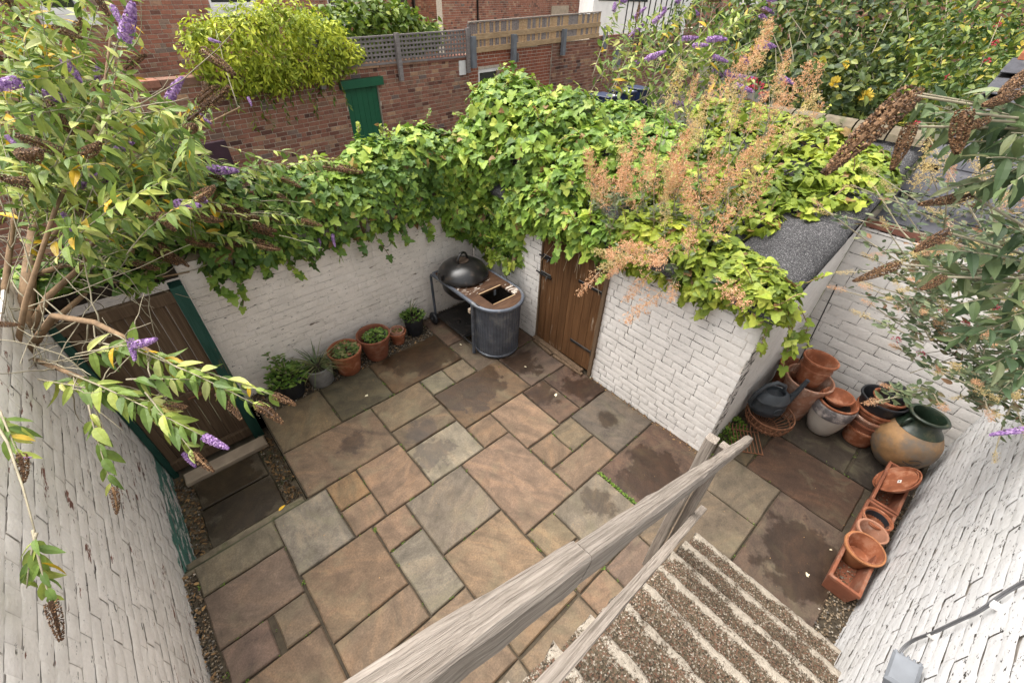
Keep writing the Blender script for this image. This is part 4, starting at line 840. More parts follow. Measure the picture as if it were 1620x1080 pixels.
for (x, y, sd, lab, h, mt, r) in ((1.06, 3.94, 7, 'terracotta pot with mottled red and green seedlings in an inner black pot', .31, M['terra'], .185), (1.43, 3.96, 8, 'largest terracotta pot in the row, with low green salad plants and a broken rim', .33, M['terra_dark'], .195)):
    t, Mx = pot('plant_pot', lab, x, y, r, .125, h, mt, rim=.27, group=GR, soil=.55)
    autosmooth(MB().lathe([(.0, 0), (.10, 0), (.125, .135), (.119, .135), (.1, .11), (0, .11)], 28, (x + .015, y - .01, h * .55)).obj('inner_pot', M['black_plastic'], t), 40)
    MB().lathe([(0, 0), (.115, 0), (0, .004)], 24, (x + .015, y - .01, h * .55 + .115)).obj('inner_soil', M['soil'], t)
    rosette(t, x + .02, y - .01, h * .55 + .115, .125, 170, .05 if sd == 7 else .042, M['salad'] if sd == 7 else M['herb'], [OVAL, IVY2], .5, .06, sd, 45)
    o = MB().box(-.007, .007, -.001, .001, 0, .07).mesh('plant_label', M['white_paint']); add('plant_label', o, t, Matrix.Translation((x - .06, y + .04, h * .5 + .1)) @ Matrix.Rotation(.3, 4, 'Y'))
t, Mx = pot('plant_pot', 'small terracotta pot holding a second pale pot, between big pot and black pot', 1.755, 4.02, .11, .075, .17, M['terra'], rim=.3, group=GR, soil=.6)
autosmooth(MB().lathe([(.06, .08), (.088, .19), (.084, .20), (.074, .195), (.068, .15), (0, .15)], 28, (1.755, 4.02, 0)).obj('inner_pot', M['terra_pink'], t), 40)
rosette(t, 1.755, 4.02, .155, .06, 50, .022, M['moss'], [OVAL], .8, .02, 9)
t, Mx = pot('plant_pot', 'black plastic pot of bright green leaves next to the barbecue', 2.02, 4.06, .135, .10, .26, M['black_plastic'], lip=.006, rim=.1, group=GR, soil=.88)
rosette(t, 2.02, 4.06, .25, .14, 170, .05, M['herb'], [LAN, OVAL], .9, .08, 10, 60)
n = 9; a = nrg.uniform(0, 6.28, n); leaves(t, [NEED], np.tile([2.0, 4.09, .27], (n, 1)), np.stack([np.cos(a) * .35, np.sin(a) * .35, np.ones(n)], 1), np.stack([-np.cos(a), -np.sin(a), 0 * a + .2], 1), nrg.uniform(.12, .24, n), M['grass'], 9, 12)

# ------------------------------------------------------------------ barbecue cart
t = thing('barbecue_cart', 'black kettle barbecue set in a cart with flaking brown top and ribbed grey tub', 'barbecue', (2.66, 3.55, 0))
BX, TY, KY = 2.665, 3.17, 3.78
mb = MB(); n = 96
mb.lathe([(.24, .03), (.262, .035), (.268, .12), (.282, .60), (.286, .715)], n, (BX, TY, 0), flute=.0035); mb.obj('tub', M['bbq_tub'], t)
mb = MB().lathe([(.262, .02), (.274, .03), (.274, .05), (.264, .055)], 48, (BX, TY, 0)); autosmooth(mb.obj('tub_base_ring', M['bbq_tub'], t))
mb = MB().lathe([(0, .08), (.255, .08), (.26, .12), (.272, .60), (.276, .73)], 32, (BX, TY, 0)); mb.obj('tub_shade_liner', M['soil'], t)  # dark lining added so the tub's shaded inside looks black
# top outline: half circle at the tub end, straight back end
ol = [(BX + .305 * math.cos(a), TY + .305 * math.sin(a)) for a in np.linspace(math.pi, 2 * math.pi, 17)] + [(BX + .305, 4.0), (BX + .29, 4.05), (BX - .29, 4.05), (BX - .305, 4.0)]
mb = MB().tube([(x, y, .745) for x, y in ol] + [(*ol[0], .745), (*ol[1], .745)], .024, 10, False); autosmooth(mb.obj('rim_tube', M['bbq_tub'], t), 60)
hx0, hx1, hy0, hy1 = BX - .155, BX + .175, TY - .12, TY + .13
il = [(BX + .286 * math.cos(a), TY + .286 * math.sin(a)) for a in np.linspace(math.pi, 2 * math.pi, 17)]
bd = MB()   # board around the rectangular opening: front crescent, two cheeks, rear panel
def prism(mb, poly, z0, z1):
    b = len(mb.v); n = len(poly); mb.v += [(x, y, z0) for x, y in poly] + [(x, y, z1) for x, y in poly]
    mb.f.append(tuple(b + i for i in reversed(range(n)))); mb.f.append(tuple(b + n + i for i in range(n)))
    for i in range(n): mb.f.append((b + i, b + (i + 1) % n, b + n + (i + 1) % n, b + n + i))
ar = lambda ylim: [p for p in il if p[1] <= ylim + 1e-6]
def xat(y): return math.sqrt(max(0, .286 ** 2 - (min(y, TY) - TY) ** 2))
fp = [(BX - xat(hy0), hy0)] + ar(hy0) + [(BX + xat(hy0), hy0)]; prism(bd, fp, .738, .76)
for sgn, hx in ((-1, hx0), (1, hx1)):
    side = [(BX + sgn * xat(y), y) for y in np.linspace(hy0, hy1, 8)]; pl = [(hx, hy0)] + side + [(hx, hy1)]
    if sgn < 0: pl = pl[::-1]
    prism(bd, pl, .738, .76)
prism(bd, [(BX - .286, hy1), (BX + .286, hy1), (BX + .286, hy1 + .12), (BX - .286, hy1 + .12)], .737, .759)
prism(bd, [(BX - .286, hy1 + .122), (BX + .286, hy1 + .122), (BX + .286, 4.03), (BX - .286, 4.03)], .737, .758)
bd.obj('table_board', M['bbq_board'], t, at=(BX, TY, .74))
mb = MB(); 
for (x0, x1, y0, y1) in ((hx0, hx1, hy1 + .002, hy1 + .016), (hx0 - .0, hx1, hy0 - .014, hy0 - .002)): mb.box(x0, x1, y0, y1, .7605, .768, .002)
mb.obj('opening_trim', M['new_wood'], t, at=(BX, TY, .76))
MB().box(hx0 + .22, hx0 + .25, hy1 - .004, hy1 + .0, .66, .735).obj('drop_flap', M['post_grey'], t)
lidp = [(.300, .770), (.314, .782), (.312, .795), (.300, .83), (.268, .875), (.21, .918), (.13, .947), (.06, .957), (0, .958)]
lid = autosmooth(MB().lathe(lidp, 48, (BX - .03, KY, 0)).obj('kettle_lid', M['bbq_black'], t), 60)
MB().tube([(BX - .03 + .085 * math.cos(a), KY + .02 * math.cos(a), 955 * .001 + .105 * math.sin(a)) for a in np.linspace(0, math.pi, 11)], .014, 8).obj('lid_handle', M['bbq_black'], lid, True)
MB().lathe([(0, 0), (.075, 0), (.075, .012), (0, .012)], 24, (BX - .03, KY, .953)).obj('lid_vent', plain('burnt_brown_metal', (.045, .028, .018), .6, .3, 20), lid)
MB().box(BX - .36, BX - .335, KY - .02, KY + .05, .80, .88, .005).obj('lid_hook', M['bbq_black'], lid)
autosmooth(MB().lathe([(.05, .45), (.18, .50), (.26, .60), (.285, .73)], 40, (BX - .03, KY, 0)).obj('kettle_bowl', M['bbq_black'], t), 60)
lg = lambda pts, nm, r=.017: autosmooth(MB().tube(pts, r, 10).obj(nm, M['bbq_tub'], t), 60)
lg([(BX - .31, 3.235, .01), (BX - .31, 3.235, .745)], 'leg', .02); lg([(BX + .30, 3.28, .01), (BX + .30, 3.28, .745)], 'leg', .02)
for s_ in (-1, 1):
    lg([(BX + s_ * .31, 3.98, .745), (BX + s_ * .315, 4.06, .735), (BX + s_ * .315, 4.075, .70), (BX + s_ * .31, 4.065, .10)], 'leg', .017)
    w = autosmooth(MB().lathe([(0, -.028), (.04, -.03), (.075, -.022), (.085, -.012), (.085, .012), (.075, .022), (.04, .03), (0, .028)], 24, M=Matrix.Translation((BX + s_ * .345, 4.06, .085)) @ Matrix.Rotation(math.pi / 2, 4, 'Y')).obj('wheel', M['black_plastic'], t), 50)
    MB().tube([(BX + s_ * .31, 4.06, .085), (BX + s_ * .378, 4.06, .085)], .014, 8).obj('hub', M['post_grey'], w)
    c = MB().lathe([(0, 0), (.022, 0), (.026, .02), (.02, .04), (0, .04)], 12, (BX + s_ * .30, 3.245, 0)).obj('foot', M['black_plastic'], t)
MB().box(BX - .29, BX + .29, 3.44, 4.05, .095, .125, .012).obj('shelf', M['bbq_black'], t)
for y in (3.46, 4.04): MB().tube([(BX - .31, y, .12), (BX + .31, y, .12)], .012, 8).obj('shelf_bar', M['bbq_black'], t)
MB().tube([(BX - .30, 3.24, .11), (BX - .30, 4.05, .12)], .012, 8).obj('shelf_bar', M['bbq_black'], t)
for (dx, dy, s_) in ((-.1, 3.6, .05), (.05, 3.52, .04), (-.17, 3.75, .04)): MB().lathe([(s_, 0), (s_ * .8, .02), (0, .022)], 7, (BX + dx, dy, .126)).obj('charred_lump', M['bbq_black'], t)
MB().box(BX - .335, BX - .30, 3.25, 3.285, .60, .66, .004).obj('latch', M['stone'], t)

# ------------------------------------------------------------------ alcove collection
TL = lambda ax, dg: Matrix.Rotation(math.radians(dg), 4, ax)
pot('plant_pot', 'tall long-tom terracotta pot behind the watering can', 4.40, .255, .22, .135, .52, M['terra_pink'], rim=.13, lip=.014, soil=.5)
pot('plant_pot', 'bright terracotta pot set in the mouth of the tall pot', 4.40, .265, .158, .11, .29, M['terra'], z=.47, rim=.12, tilt=TL('Y', 5), rings=2)
pot('plant_pot', 'terracotta pot half hidden in the corner behind tall pot', 4.60, .455, .14, .10, .44, M['terra'], rim=.14)
t = thing('plant_pot', 'cream glazed pot with dark pewter band', 'plant pot', (4.40, -.05, 0))
autosmooth(MB().lathe([(0, 0), (.085, 0), (.115, .02), (.15, .12), (.172, .23), (.176, .28)], 40, (4.40, -.05, 0)).obj('pot_body', M['cream_glaze'], t), 40)
autosmooth(MB().lathe([(.176, .282), (.184, .29), (.186, .40), (.176, .415), (.16, .41), (.158, .3), (0, .3)], 40, (4.40, -.05, 0)).obj('glazed_band', M['pewter_glaze'], t), 40)
pot('plant_pot', 'wide shallow terracotta pot sitting inside the cream pot', 4.40, -.05, .172, .12, .11, M['terra'], z=.325, rim=.3, soil=.5)
pot('terracotta_bowl', 'small bright terracotta bowl on top of the cream pot', 4.40, -.035, .132, .08, .085, M['terra'], z=.40, rim=.25, lip=.008, tilt=TL('X', -6), cat='bowl')
sx, sy = 4.56, -.36; lean = TL('Y', 3) @ TL('X', -2)
for k, (z, r, h, mt, rg_, lab) in enumerate([(0, .160, .20, M['terra'], 0, 'lowest terracotta pot of the leaning stack by the jar'), (.10, .172, .19, M['terra_dark'], 0, 'second terracotta pot up in the leaning stack'), (.185, .178, .17, M['terra_pink'], 0, 'pale weathered terracotta pot in the middle of the stack'), (.275, .180, .17, M['terra'], 3, 'ringed terracotta pot near the top of the stack')]):
    pot('plant_pot', lab, sx + .008 * k, sy + .004 * k, r, .125, h, mt, z=z, rim=.2, tilt=lean @ TL('Z', 30 * k), group='stacked pots beside the jar', rings=rg_)
pot('plant_pot', 'large black plastic pot topping the terracotta stack', sx + .03, sy + .02, .195, .15, .20, M['black_plastic'], z=.37, rim=.12, lip=.006, group='stacked pots beside the jar', tilt=lean)
pot('plant_pot', 'small terracotta pot inside the big black pot on the stack', sx + .04, sy - .005, .135, .10, .12, M['terra'], z=.475, rim=.2, lip=.008, group='stacked pots beside the jar', tilt=lean)
pot('plant_pot', 'small black plastic pot at the very top of the stack', sx + .045, sy - .01, .122, .09, .17, M['black_plastic'], z=.52, rim=.14, lip=.006, group='stacked pots beside the jar', tilt=lean)
# olive jar
t = thing('oil_jar', 'big round ochre clay jar with dark green glazed neck and handles', 'jar', (4.50, -.645, 0)); JM = Matrix.Translation((4.51, -.655, 0)) @ TL('Y', 4) @ Matrix.Diagonal((.84, .84, .92, 1))
jp = [(0, 0), (.13, 0), (.145, .012), (.20, .07), (.26, .16), (.300, .27), (.305, .34), (.288, .42), (.262, .468), (.222, .528)]
autosmooth(MB().lathe(jp, 48, M=JM, wob=.006).obj('jar_body', M['jar_clay'], t), 60)
jn = [(.2215, .531), (.205, .547), (.175, .575), (.158, .605), (.154, .64), (.160, .665), (.182, .676), (.186, .69), (.176, .70), (.15, .695), (.138, .66), (.14, .58), (.15, .5), (.18, .38)]
autosmooth(MB().lathe(jn, 48, M=JM, wob=.006).obj('glazed_neck', M['green_glaze'], t), 60)
for a in (140, -35):
    d = Vector((math.cos(math.radians(a)), math.sin(math.radians(a)), 0)); pts = [JM @ (d * r + Vector((0, 0, z))) for r, z in ((.140, .625), (.185, .64), (.215, .61), (.222, .565), (.212, .535))]
    autosmooth(MB().tube([tuple(p) for p in pts], .014, 8).obj('handle', M['green_glaze'], t), 60)
for a, z in ():
    d = Vector((math.cos(math.radians(a)), math.sin(math.radians(a)), 0)); p = JM @ (d * .238 + Vector((0, 0, z))); MB().lathe([(.0, -.05), (.02, -.045), (.03, .0), (.02, .05), (0, .055)], 10, tuple(p)).obj('glaze_drip', M['green_glaze'], t, True)
for k, pts in enumerate([[(-.30, -.10, .30), (-.295, -.13, .33), (-.28, -.16, .335), (-.265, -.19, .33)], [(-.30, -.06, .26), (-.293, -.12, .25), (-.28, -.16, .265), (-.262, -.19, .30)]]):
    MB().tube([tuple(JM @ Vector(p)) for p in pts], .004, 5).obj('wire_twig', M['bbq_black'], t)
# watering can
t = thing('watering_can', 'grey plastic watering can standing in the rusty basket', 'watering can', (3.98, .40, .20)); WM = Matrix.Translation((3.98, .41, .205)) @ TL('Z', -41) @ Matrix.Scale(1.18, 4)
body = [(0, 0), (.10, 0), (.118, .012), (.128, .06), (.132, .075), (.128, .09), (.126, .15), (.130, .16), (.124, .17), (.105, .215), (.085, .235), (.08, .24), (.072, .235), (.07, .2), (0, .2)]
mb = MB().lathe([(r * 1.0, z) for r, z in body], 36); mb.v = [tuple(WM @ Vector((x * 1.12, y * .85, z))) for x, y, z in mb.v]; autosmooth(mb.obj('can_body', M['grey_plastic'], t), 50)
mb = MB().tube([tuple(WM @ Vector(p)) for p in ((.10, 0, .07), (.15, 0, .12), (.185, 0, .24), (.21, 0, .37))], [.042, .034, .024, .02], 12, True); autosmooth(mb.obj('spout', M['grey_plastic'], t), 60)
mb = MB().tube([tuple(WM @ Vector(p)) for p in ((.075, 0, .225), (.05, 0, .30), (-.03, 0, .335), (-.11, 0, .30), (-.165, 0, .20), (-.175, 0, .10), (-.135, 0, .04))], [.016, .02, .021, .021, .021, .02, .016], 10); autosmooth(mb.obj('handle', M['grey_plastic'], t), 60)
mb = MB().tube([tuple(WM @ Vector((.036 * math.cos(a) + .02, -.117, .10 + .036 * math.sin(a)))) for a in np.linspace(0, 6.283, 20)], .004, 5, False); mb.obj('moulded_badge', M['grey_plastic'], t)
MB().tube([tuple(WM @ Vector(p)) for p in ((.08, 0, .20), (.2, 0, .20))], .008, 6).obj('spout_stay', M['grey_plastic'], t)
# rusty wire basket (hayrack tines around a hoop)
t = thing('wire_basket', 'rusty wire basket of curved tines holding the watering can', 'basket', (3.93, .34, 0)); bc = np.array([3.95, .345, 0])
for k in range(30):
    a = 2 * math.pi * k / 30; d = np.array([math.cos(a), math.sin(a), 0])
    MB().tube([bc + d * .215 + [0, 0, .245], bc + d * .225 + [0, 0, .20], bc + d * .20 + [0, 0, .11], bc + d * .12 + [0, 0, .055], bc + d * .05 + [0, 0, .045]], .0055, 5).obj('tine', M['rust'], t)
for r, z in ((.218, .24), (.208, .15), (.125, .06)): MB().tube([bc + np.array([r * math.cos(a), r * math.sin(a), z]) for a in np.linspace(0, 2 * math.pi, 33)], .007, 6, False).obj('hoop', M['rust'], t)
MB().tube([bc + [0, 0, .0], bc + [0, 0, .05]], .05, 10).obj('basket_foot', M['rust'], t)
t = thing('iron_grate', 'flat rusty iron grate of thin bars on paving by the pier', 'grate', (3.62, .40, 0)); gm = Matrix.Translation((3.62, .38, .035)) @ TL('Z', 38) @ TL('Y', -8)
for k in range(9): MB().tube([tuple(gm @ Vector((-.14, -.14 + k * .035, 0))), tuple(gm @ Vector((.14, -.14 + k * .035, .0))), tuple(gm @ Vector((.17, -.14 + k * .035, .03)))], .005, 5).obj('bar', M['rust'], t)
for x in (-.13, .12): MB().tube([tuple(gm @ Vector((x, -.15, -.008))), tuple(gm @ Vector((x, .15, -.008)))], .006, 5).obj('cross_bar', M['rust'], t)
# wire tangle and cane in the corner
rg = random.Random(4)
for k in range(5):
    pass
t = thing('garden_cane', 'thin dark cane leaning up the alcove corner behind pots', 'cane', (4.6, .42, .0)); MB().tube([(4.55, .40, .05), (4.72, .47, .8), (4.86, .53, 1.32)], .006, 6).obj('stick', M['bbq_black'], t)
t = thing('wire_coil', 'loose tangle of thin wire stuck in the corner pots', 'wire', (4.50, .46, .4))
for k in range(7):
    c = np.array([4.48, .44, .50]); ax = Vector((rg.gauss(0, 1), rg.gauss(0, 1), rg.gauss(0, .6))).normalized(); Rm = Matrix.Rotation(rg.uniform(0, 6), 3, ax); rr = rg.uniform(.06, .15)
    MB().tube([c + np.array(Rm @ Vector((rr * math.cos(a), rr * math.sin(a) * .8, rr * .3 * math.sin(2 * a)))) for a in np.linspace(0, 5.0, 16)], .0022, 4).obj('strand', M['rust'], t)
# trough planters
def trough(label, x0, x1, y0, y1, h, mat):
    t = thing('trough_planter', label, 'planter', ((x0 + x1) / 2, (y0 + y1) / 2, 0)); s, w = .025, .02
    R = lambda a, z: [(x0 + a, y0 + a, z), (x1 - a, y0 + a, z), (x1 - a, y1 - a, z), (x0 + a, y1 - a, z)]
    mb = MB().grid([R(s, 0), R(.006, h - .035), R(0, h - .033), R(0, h - .004), R(.003, h), R(w, h), R(w + .003, h - .004), R(s + w, .025)], True, True, True); o = mb.obj('trough_body', mat, t)
    return t
t1 = trough('long terracotta trough holding three round pots beside right wall', 2.73, 3.675, -.84, -.625, .19, M['terra_dark'])
t2 = trough('shorter terracotta trough holding two saucers next to the jar', 3.69, 4.28, -.845, -.64, .19, M['terra_dark'])
gravel('gravel', [(2.80, 3.25, -.79, -.68, .028), (3.75, 4.1, -.79, -.69, .03)], 'dark soil crumbs left inside the terracotta troughs', (.004, .012), 2600)
pot('plant_pot', 'terracotta pot with dark inside, nearest the trough divider', 3.50, -.735, .108, .075, .17, M['terra'], z=.035, rim=.2, lip=.008, tilt=TL('Y', 4))
autosmooth(MB().lathe([(.07, .02), (.088, .155), (.084, .155), (.066, .03), (0, .03)], 28, M=Matrix.Translation((3.50, -.735, .035)) @ TL('Y', 4)).obj('inner_pot', M['black_plastic'], bpy.data.objects[[o.name for o in bpy.data.objects if o.get('label') == 'terracotta pot with dark inside, nearest the trough divider'][0]]), 40)
pot('plant_pot', 'pale pinkish pot in the middle of the trough trio', 3.33, -.735, .108, .07, .19, M['terra_pink'], z=.035, rim=.2, lip=.006, tilt=TL('Y', 2))
t, Mx = pot('plant_pot', 'largest orange pot in the trough, nearest the steps', 3.125, -.735, .135, .085, .19, plain('orange_terracotta', (.33, .135, .055), .75, .2, 9, .2), z=.05, rim=.16, lip=.008, tilt=TL('Y', -3))
autosmooth(MB().lathe([(.08, .05), (.122, .196), (.117, .20), (.112, .19), (.075, .06), (0, .06)], 32, M=Mx).obj('inner_pot', M['terra'], t), 40)
for k, (dx, dz, lab) in enumerate([(0, 0, 'lower terracotta saucer leaning on the right wall'), (-.022, .03, 'upper terracotta saucer with white price sticker')]):
    t = thing('plant_saucer', lab, 'saucer', (4.03 + dx, -.75, .20 + dz), 'saucers on the short trough'); SM_ = Matrix.Translation((4.03 + dx, -.745 + .5 * dx, .215 + dz)) @ TL('X', -52) @ TL('Y', -4)
    autosmooth(MB().lathe([(0, 0), (.14, 0), (.155, .008), (.172, .038), (.165, .042), (.15, .014), (0, .012)], 40, M=SM_).obj('dish', M['terra'], t), 40)
    if k: MB().box(-.018, .018, -.014, .014, .0125, .014, 0, SM_).obj('price_sticker', M['white_paint'], t); MB().box(-.008, .009, -.005, .006, .0143, .015, 0, SM_).obj('sticker_mark', M['post_grey'], t)
# ------------------------------------------------------------------ vegetation
def blob_points(blobs, n, rng, inner=.0, rag=0., disp=.22):
    """points and outward normals on the joint surface of ellipsoids (cx,cy,cz,rx,ry,rz)"""
    B = np.array(blobs, float); area = (B[:, 3] * B[:, 4] + B[:, 3] * B[:, 5] + B[:, 4] * B[:, 5]); pr = area / area.sum(); P, N = [], []
    while sum(map(len, P)) < n:
        k = rng.choice(len(B), n, p=pr); d = norm(rng.normal(0, 1, (n, 3))); c, r = B[k, :3], B[k, 3:]
        f = 1 + rng.normal(0, .05 + rag, (n, 1)) - inner * rng.uniform(0, 1, (n, 1)); p = c + d * r * f; nn = norm(d / r); lump = np.sin(p[:, :1] * 9 + 1.3) * np.sin(p[:, 1:2] * 8.3 + .4) * np.sin(p[:, 2:] * 9.7) + .6 * np.sin(p[:, :1] * 21 + p[:, 1:2] * 17) * np.sin(p[:, 2:] * 19 + 1); p = p + nn * lump * disp * r.min(1, keepdims=True); gap = (np.sin(p[:, 0] * 13 + .7) * np.sin(p[:, 1] * 12 + 2) * np.sin(p[:, 2] * 14 + 1) > .85) & (rng.random(n) < .6)
        q = ((p[:, None, :] - B[None, :, :3]) / B[None, :, 3:]); ins = ((q ** 2).sum(2) < .72) ; ins[np.arange(n), k] = False
        ok = ~ins.any(1) & ~gap; P.append(p[ok]); N.append(nn[ok])
    return np.concatenate(P)[:n], np.concatenate(N)[:n]
def ivy_dirs(N, rng, droop=.8, j=.45):
    n = len(N); up = np.array([0, 0, 1.]); NN = norm(N * .75 + up * .5 + rng.normal(0, j * .85, (n, 3)))
    g = np.array([0, 0, -1.]) * droop + rng.normal(0, j * 1.2, (n, 3)) + N * .25
    A = norm(g - (g * NN).sum(1, keepdims=True) * NN); return A, NN
def ivy_plant(label, blobs, n, size, mat, seed, loc, nobj=300, tm=(IVY, IVY2), inner=.25, droop=.8, extra=None, name='ivy', hang=None, group=None, stems=True, shoots=0, lime=None):
    rng = np.random.default_rng(seed); t = thing(name, label, 'ivy', loc, group); P, N = blob_points(blobs, n, rng, inner); P[:, 2] = np.maximum(P[:, 2], -.3); A, NN = ivy_dirs(N, rng, droop)
    leaves(t, list(tm), P, A, NN, np.clip(rng.lognormal(-.12, .34, n), .35, 1.5) * size, mat, nobj, seed)
    for k in range(shoots):
        i = rng.integers(n)
        if N[i, 2] > .2: trailer(t, P[i], rng.uniform(.10, .28), 7, size * .55, lime or mat, seed * 50 + k, N[i] * .5 + [0, 0, .9] + rng.normal(0, .25, 3), tm, 0, .2)
    mb = MB()
    for b in blobs:
        b = np.array(b); c, r = b[:3], b[3:]
        for k in range(5):
            e = c + norm(rng.normal(0, 1, 3)) * r * .85; mb.tube([c - [0, 0, r[2] * .8], (c + e) / 2 + rng.normal(0, .05, 3), e], [.012, .008, .004], 5)
    if stems: mb.obj('stems', M['bark'], t)
    return t
def trailer(t, p0, length, n, size, mat, seed, d0=(0, 0, -1), tm=(IVY,), nobj=20, curl=.15):
    rg = np.random.default_rng(seed); p = np.array(p0, float); d = norm(np.array(d0, float)); pts = [p]; P, A, N = [], [], []
    for k in range(n):
        d = norm(d + rg.normal(0, curl, 3) * [1, 1, .3] + [0, 0, -.10]); p = p + d * length / n; pts.append(p)
        s = rg.normal(0, 1, 3); s[2] *= .3; P.append(p); A.append(s * .7 + d); N.append(norm(-ray(*[810, 540]) * .5 + [0, 0, .7] + rg.normal(0, .35, 3)))
    MB().tube(pts, .004, 4).obj('trailing_stem', M['bark'], t); leaves(t, list(tm), P, A, N, rg.uniform(.6, 1.15, n) * size, mat, nobj, seed)

# ivy along the top of the cream wall
b = [(x, 4.42, 1.86 + .12 * math.sin(x * 3), .36, .34, .28) for x in np.arange(.25, 3.2, .30)] + [(x, 4.22, 1.62, .22, .16, .24) for x in np.arange(.4, 3.1, .32)] + [(-.15, 4.42, 1.76, .30, .25, .15), (-.55, 4.42, 1.70, .28, .22, .11), (-.25, 4.24, 1.60, .16, .09, .08), (-.9, 4.4, 1.7, .25, .25, .12)]
t = ivy_plant('dense dark ivy trailing over the top of the cream wall', b, 8500, .072, M['ivy_dark'], 31, (1.4, 4.35, 1.7), 300, shoots=45, lime=M['ivy'])
for k in range(16):
    x = .25 + k * .185 + rnd.uniform(-.06, .06); trailer(t, (x, 4.16, 1.5), rnd.uniform(.12, .42), rnd.randint(5, 11), .095, M['ivy_dark'] if k % 3 else M['ivy'], 400 + k, (rnd.uniform(-.3, .3), -.15, -1), nobj=4)
# large mound above the outhouse and wall corner
b = [(3.35, 4.15, 1.85, .55, .5, .50), (3.75, 4.1, 2.2, .62, .6, .52), (3.95, 4.55, 2.28, .48, .45, .42), (3.55, 3.5, 1.95, .50, .5, .46), (3.95, 3.5, 2.25, .5, .55, .42), (3.45, 2.9, 1.86, .40, .42, .33), (3.85, 2.85, 2.12, .5, .5, .36), (4.25, 3.15, 2.18, .45, .45, .28), (4.35, 2.5, 2.18, .45, .5, .26), (3.9, 2.3, 2.02, .42, .42, .27), (2.95, 4.35, 1.85, .4, .35, .36), (2.55, 4.5, 1.95, .42, .35, .36), (2.05, 4.55, 1.92, .42, .33, .32), (1.5, 4.5, 1.86, .40, .30, .28), (4.6, 3.2, 2.3, .5, .6, .22), (4.6, 3.9, 2.25, .4, .4, .22), (4.1, 2.0, 2.08, .45, .4, .2), (3.15, 2.2, 1.74, .14, .3, .17), (3.15, 2.6, 1.72, .15, .3, .2), (3.15, 3.0, 1.70, .16, .3, .24), (3.2, 3.35, 1.6, .2, .3, .3), (3.3, 3.8, 1.45, .25, .42, .38), (3.15, 4.05, 1.2, .2, .3, .30), (3.2, 3.55, 1.15, .13, .28, .32), (2.95, 4.15, 1.35, .3, .18, .3)]
t = ivy_plant('huge bright green ivy mound over the wall corner above the barbecue', b, 21000, .084, M['ivy'], 32, (3.6, 3.6, 1.8), 300, shoots=130, lime=M['ivy_lime'])
for k in range(10): trailer(t, (3.10, 2.0 + k * .1, 1.66), rnd.uniform(.08, .3), 5, .12, M['ivy'], 450 + k, (-.2, 0, -1), nobj=3)
for k in range(9): trailer(t, (3.05, 3.35 + k * .07, 1.0), rnd.uniform(.06, .25), 5, .10, M['ivy_lime'], 460 + k, (-.3, 0, -1), nobj=3)
for k in range(7):  # dry aerial roots hanging on the plank door
    p = np.array([3.145, 2.15 + k * .11, 1.66]); MB().tube([p, p + [-.012, rnd.uniform(-.08, .08), -.25], p + [-.01, rnd.uniform(-.2, .2), -.42 - rnd.uniform(0, .25)]], .003, 4).obj('dry_root', M['dry_twig'], t)
# lime ivy over the outhouse corner and roof edge
b = [(3.28, .95, 1.85, .22, .28, .16), (3.3, 1.3, 1.88, .25, .3, .16), (3.22, .72, 1.82, .17, .20, .13), (3.15, 1.15, 1.72, .14, .3, .15), (3.45, 1.6, 1.9, .3, .3, .16), (3.3, 1.9, 1.85, .25, .25, .15), (3.18, 1.75, 1.68, .12, .25, .18), (3.2, .65, 1.72, .12, .14, .12)]
t = ivy_plant('lime green ivy spilling over the outhouse roof corner', b, 3300, .078, M['ivy_lime'], 33, (3.3, 1.2, 1.8), 300, shoots=25)
for k, (x, y, l, d0) in enumerate([(3.12, .62, .38, (-.1, -.35, -1)), (3.2, .56, .55, (.2, -.6, -.8)), (3.35, .52, .5, (.45, -.7, -.5)), (3.12, .8, .25, (-.2, 0, -1)), (3.12, 1.0, .3, (-.2, 0, -1)), (3.12, 1.25, .28, (-.2, 0, -1)), (3.12, 1.5, .25, (-.2, 0, -1)), (3.3, .52, .35, (.1, -.5, -1))]):
    trailer(t, (x, y, 1.74), l, 11, .085, M['ivy_lime'], 480 + k, d0, nobj=11)
b = [(4.35, 1.0, 2.12, .3, .22, .07), (4.9, 1.0, 2.3, .4, .35, .08), (3.95, 1.12, 2.02, .28, .14, .07), (4.6, .85, 2.2, .35, .25, .08), (4.5, 1.5, 2.2, .55, .5, .10), (4.9, 1.9, 2.33, .55, .5, .12), (4.8, 1.2, 2.3, .5, .4, .09), (5.2, 1.35, 2.42, .35, .5, .09), (4.2, 1.95, 2.12, .4, .4, .12), (5.1, .85, 2.38, .3, .25, .08), (4.95, .68, 2.28, .25, .15, .10), (4.3, 2.4, 2.2, .5, .4, .15), (3.75, 1.75, 1.98, .45, .4, .12), (3.9, 1.35, 2.02, .3, .25, .08), (5.3, 2.2, 2.5, .4, .5, .12), (5.4, 1.6, 2.5, .25, .5, .08)]
t = ivy_plant('flat lime ivy sheet covering the upper outhouse roof', b, 5200, .086, M['ivy_lime'], 34, (4.7, 1.5, 2.2), 300, shoots=20)

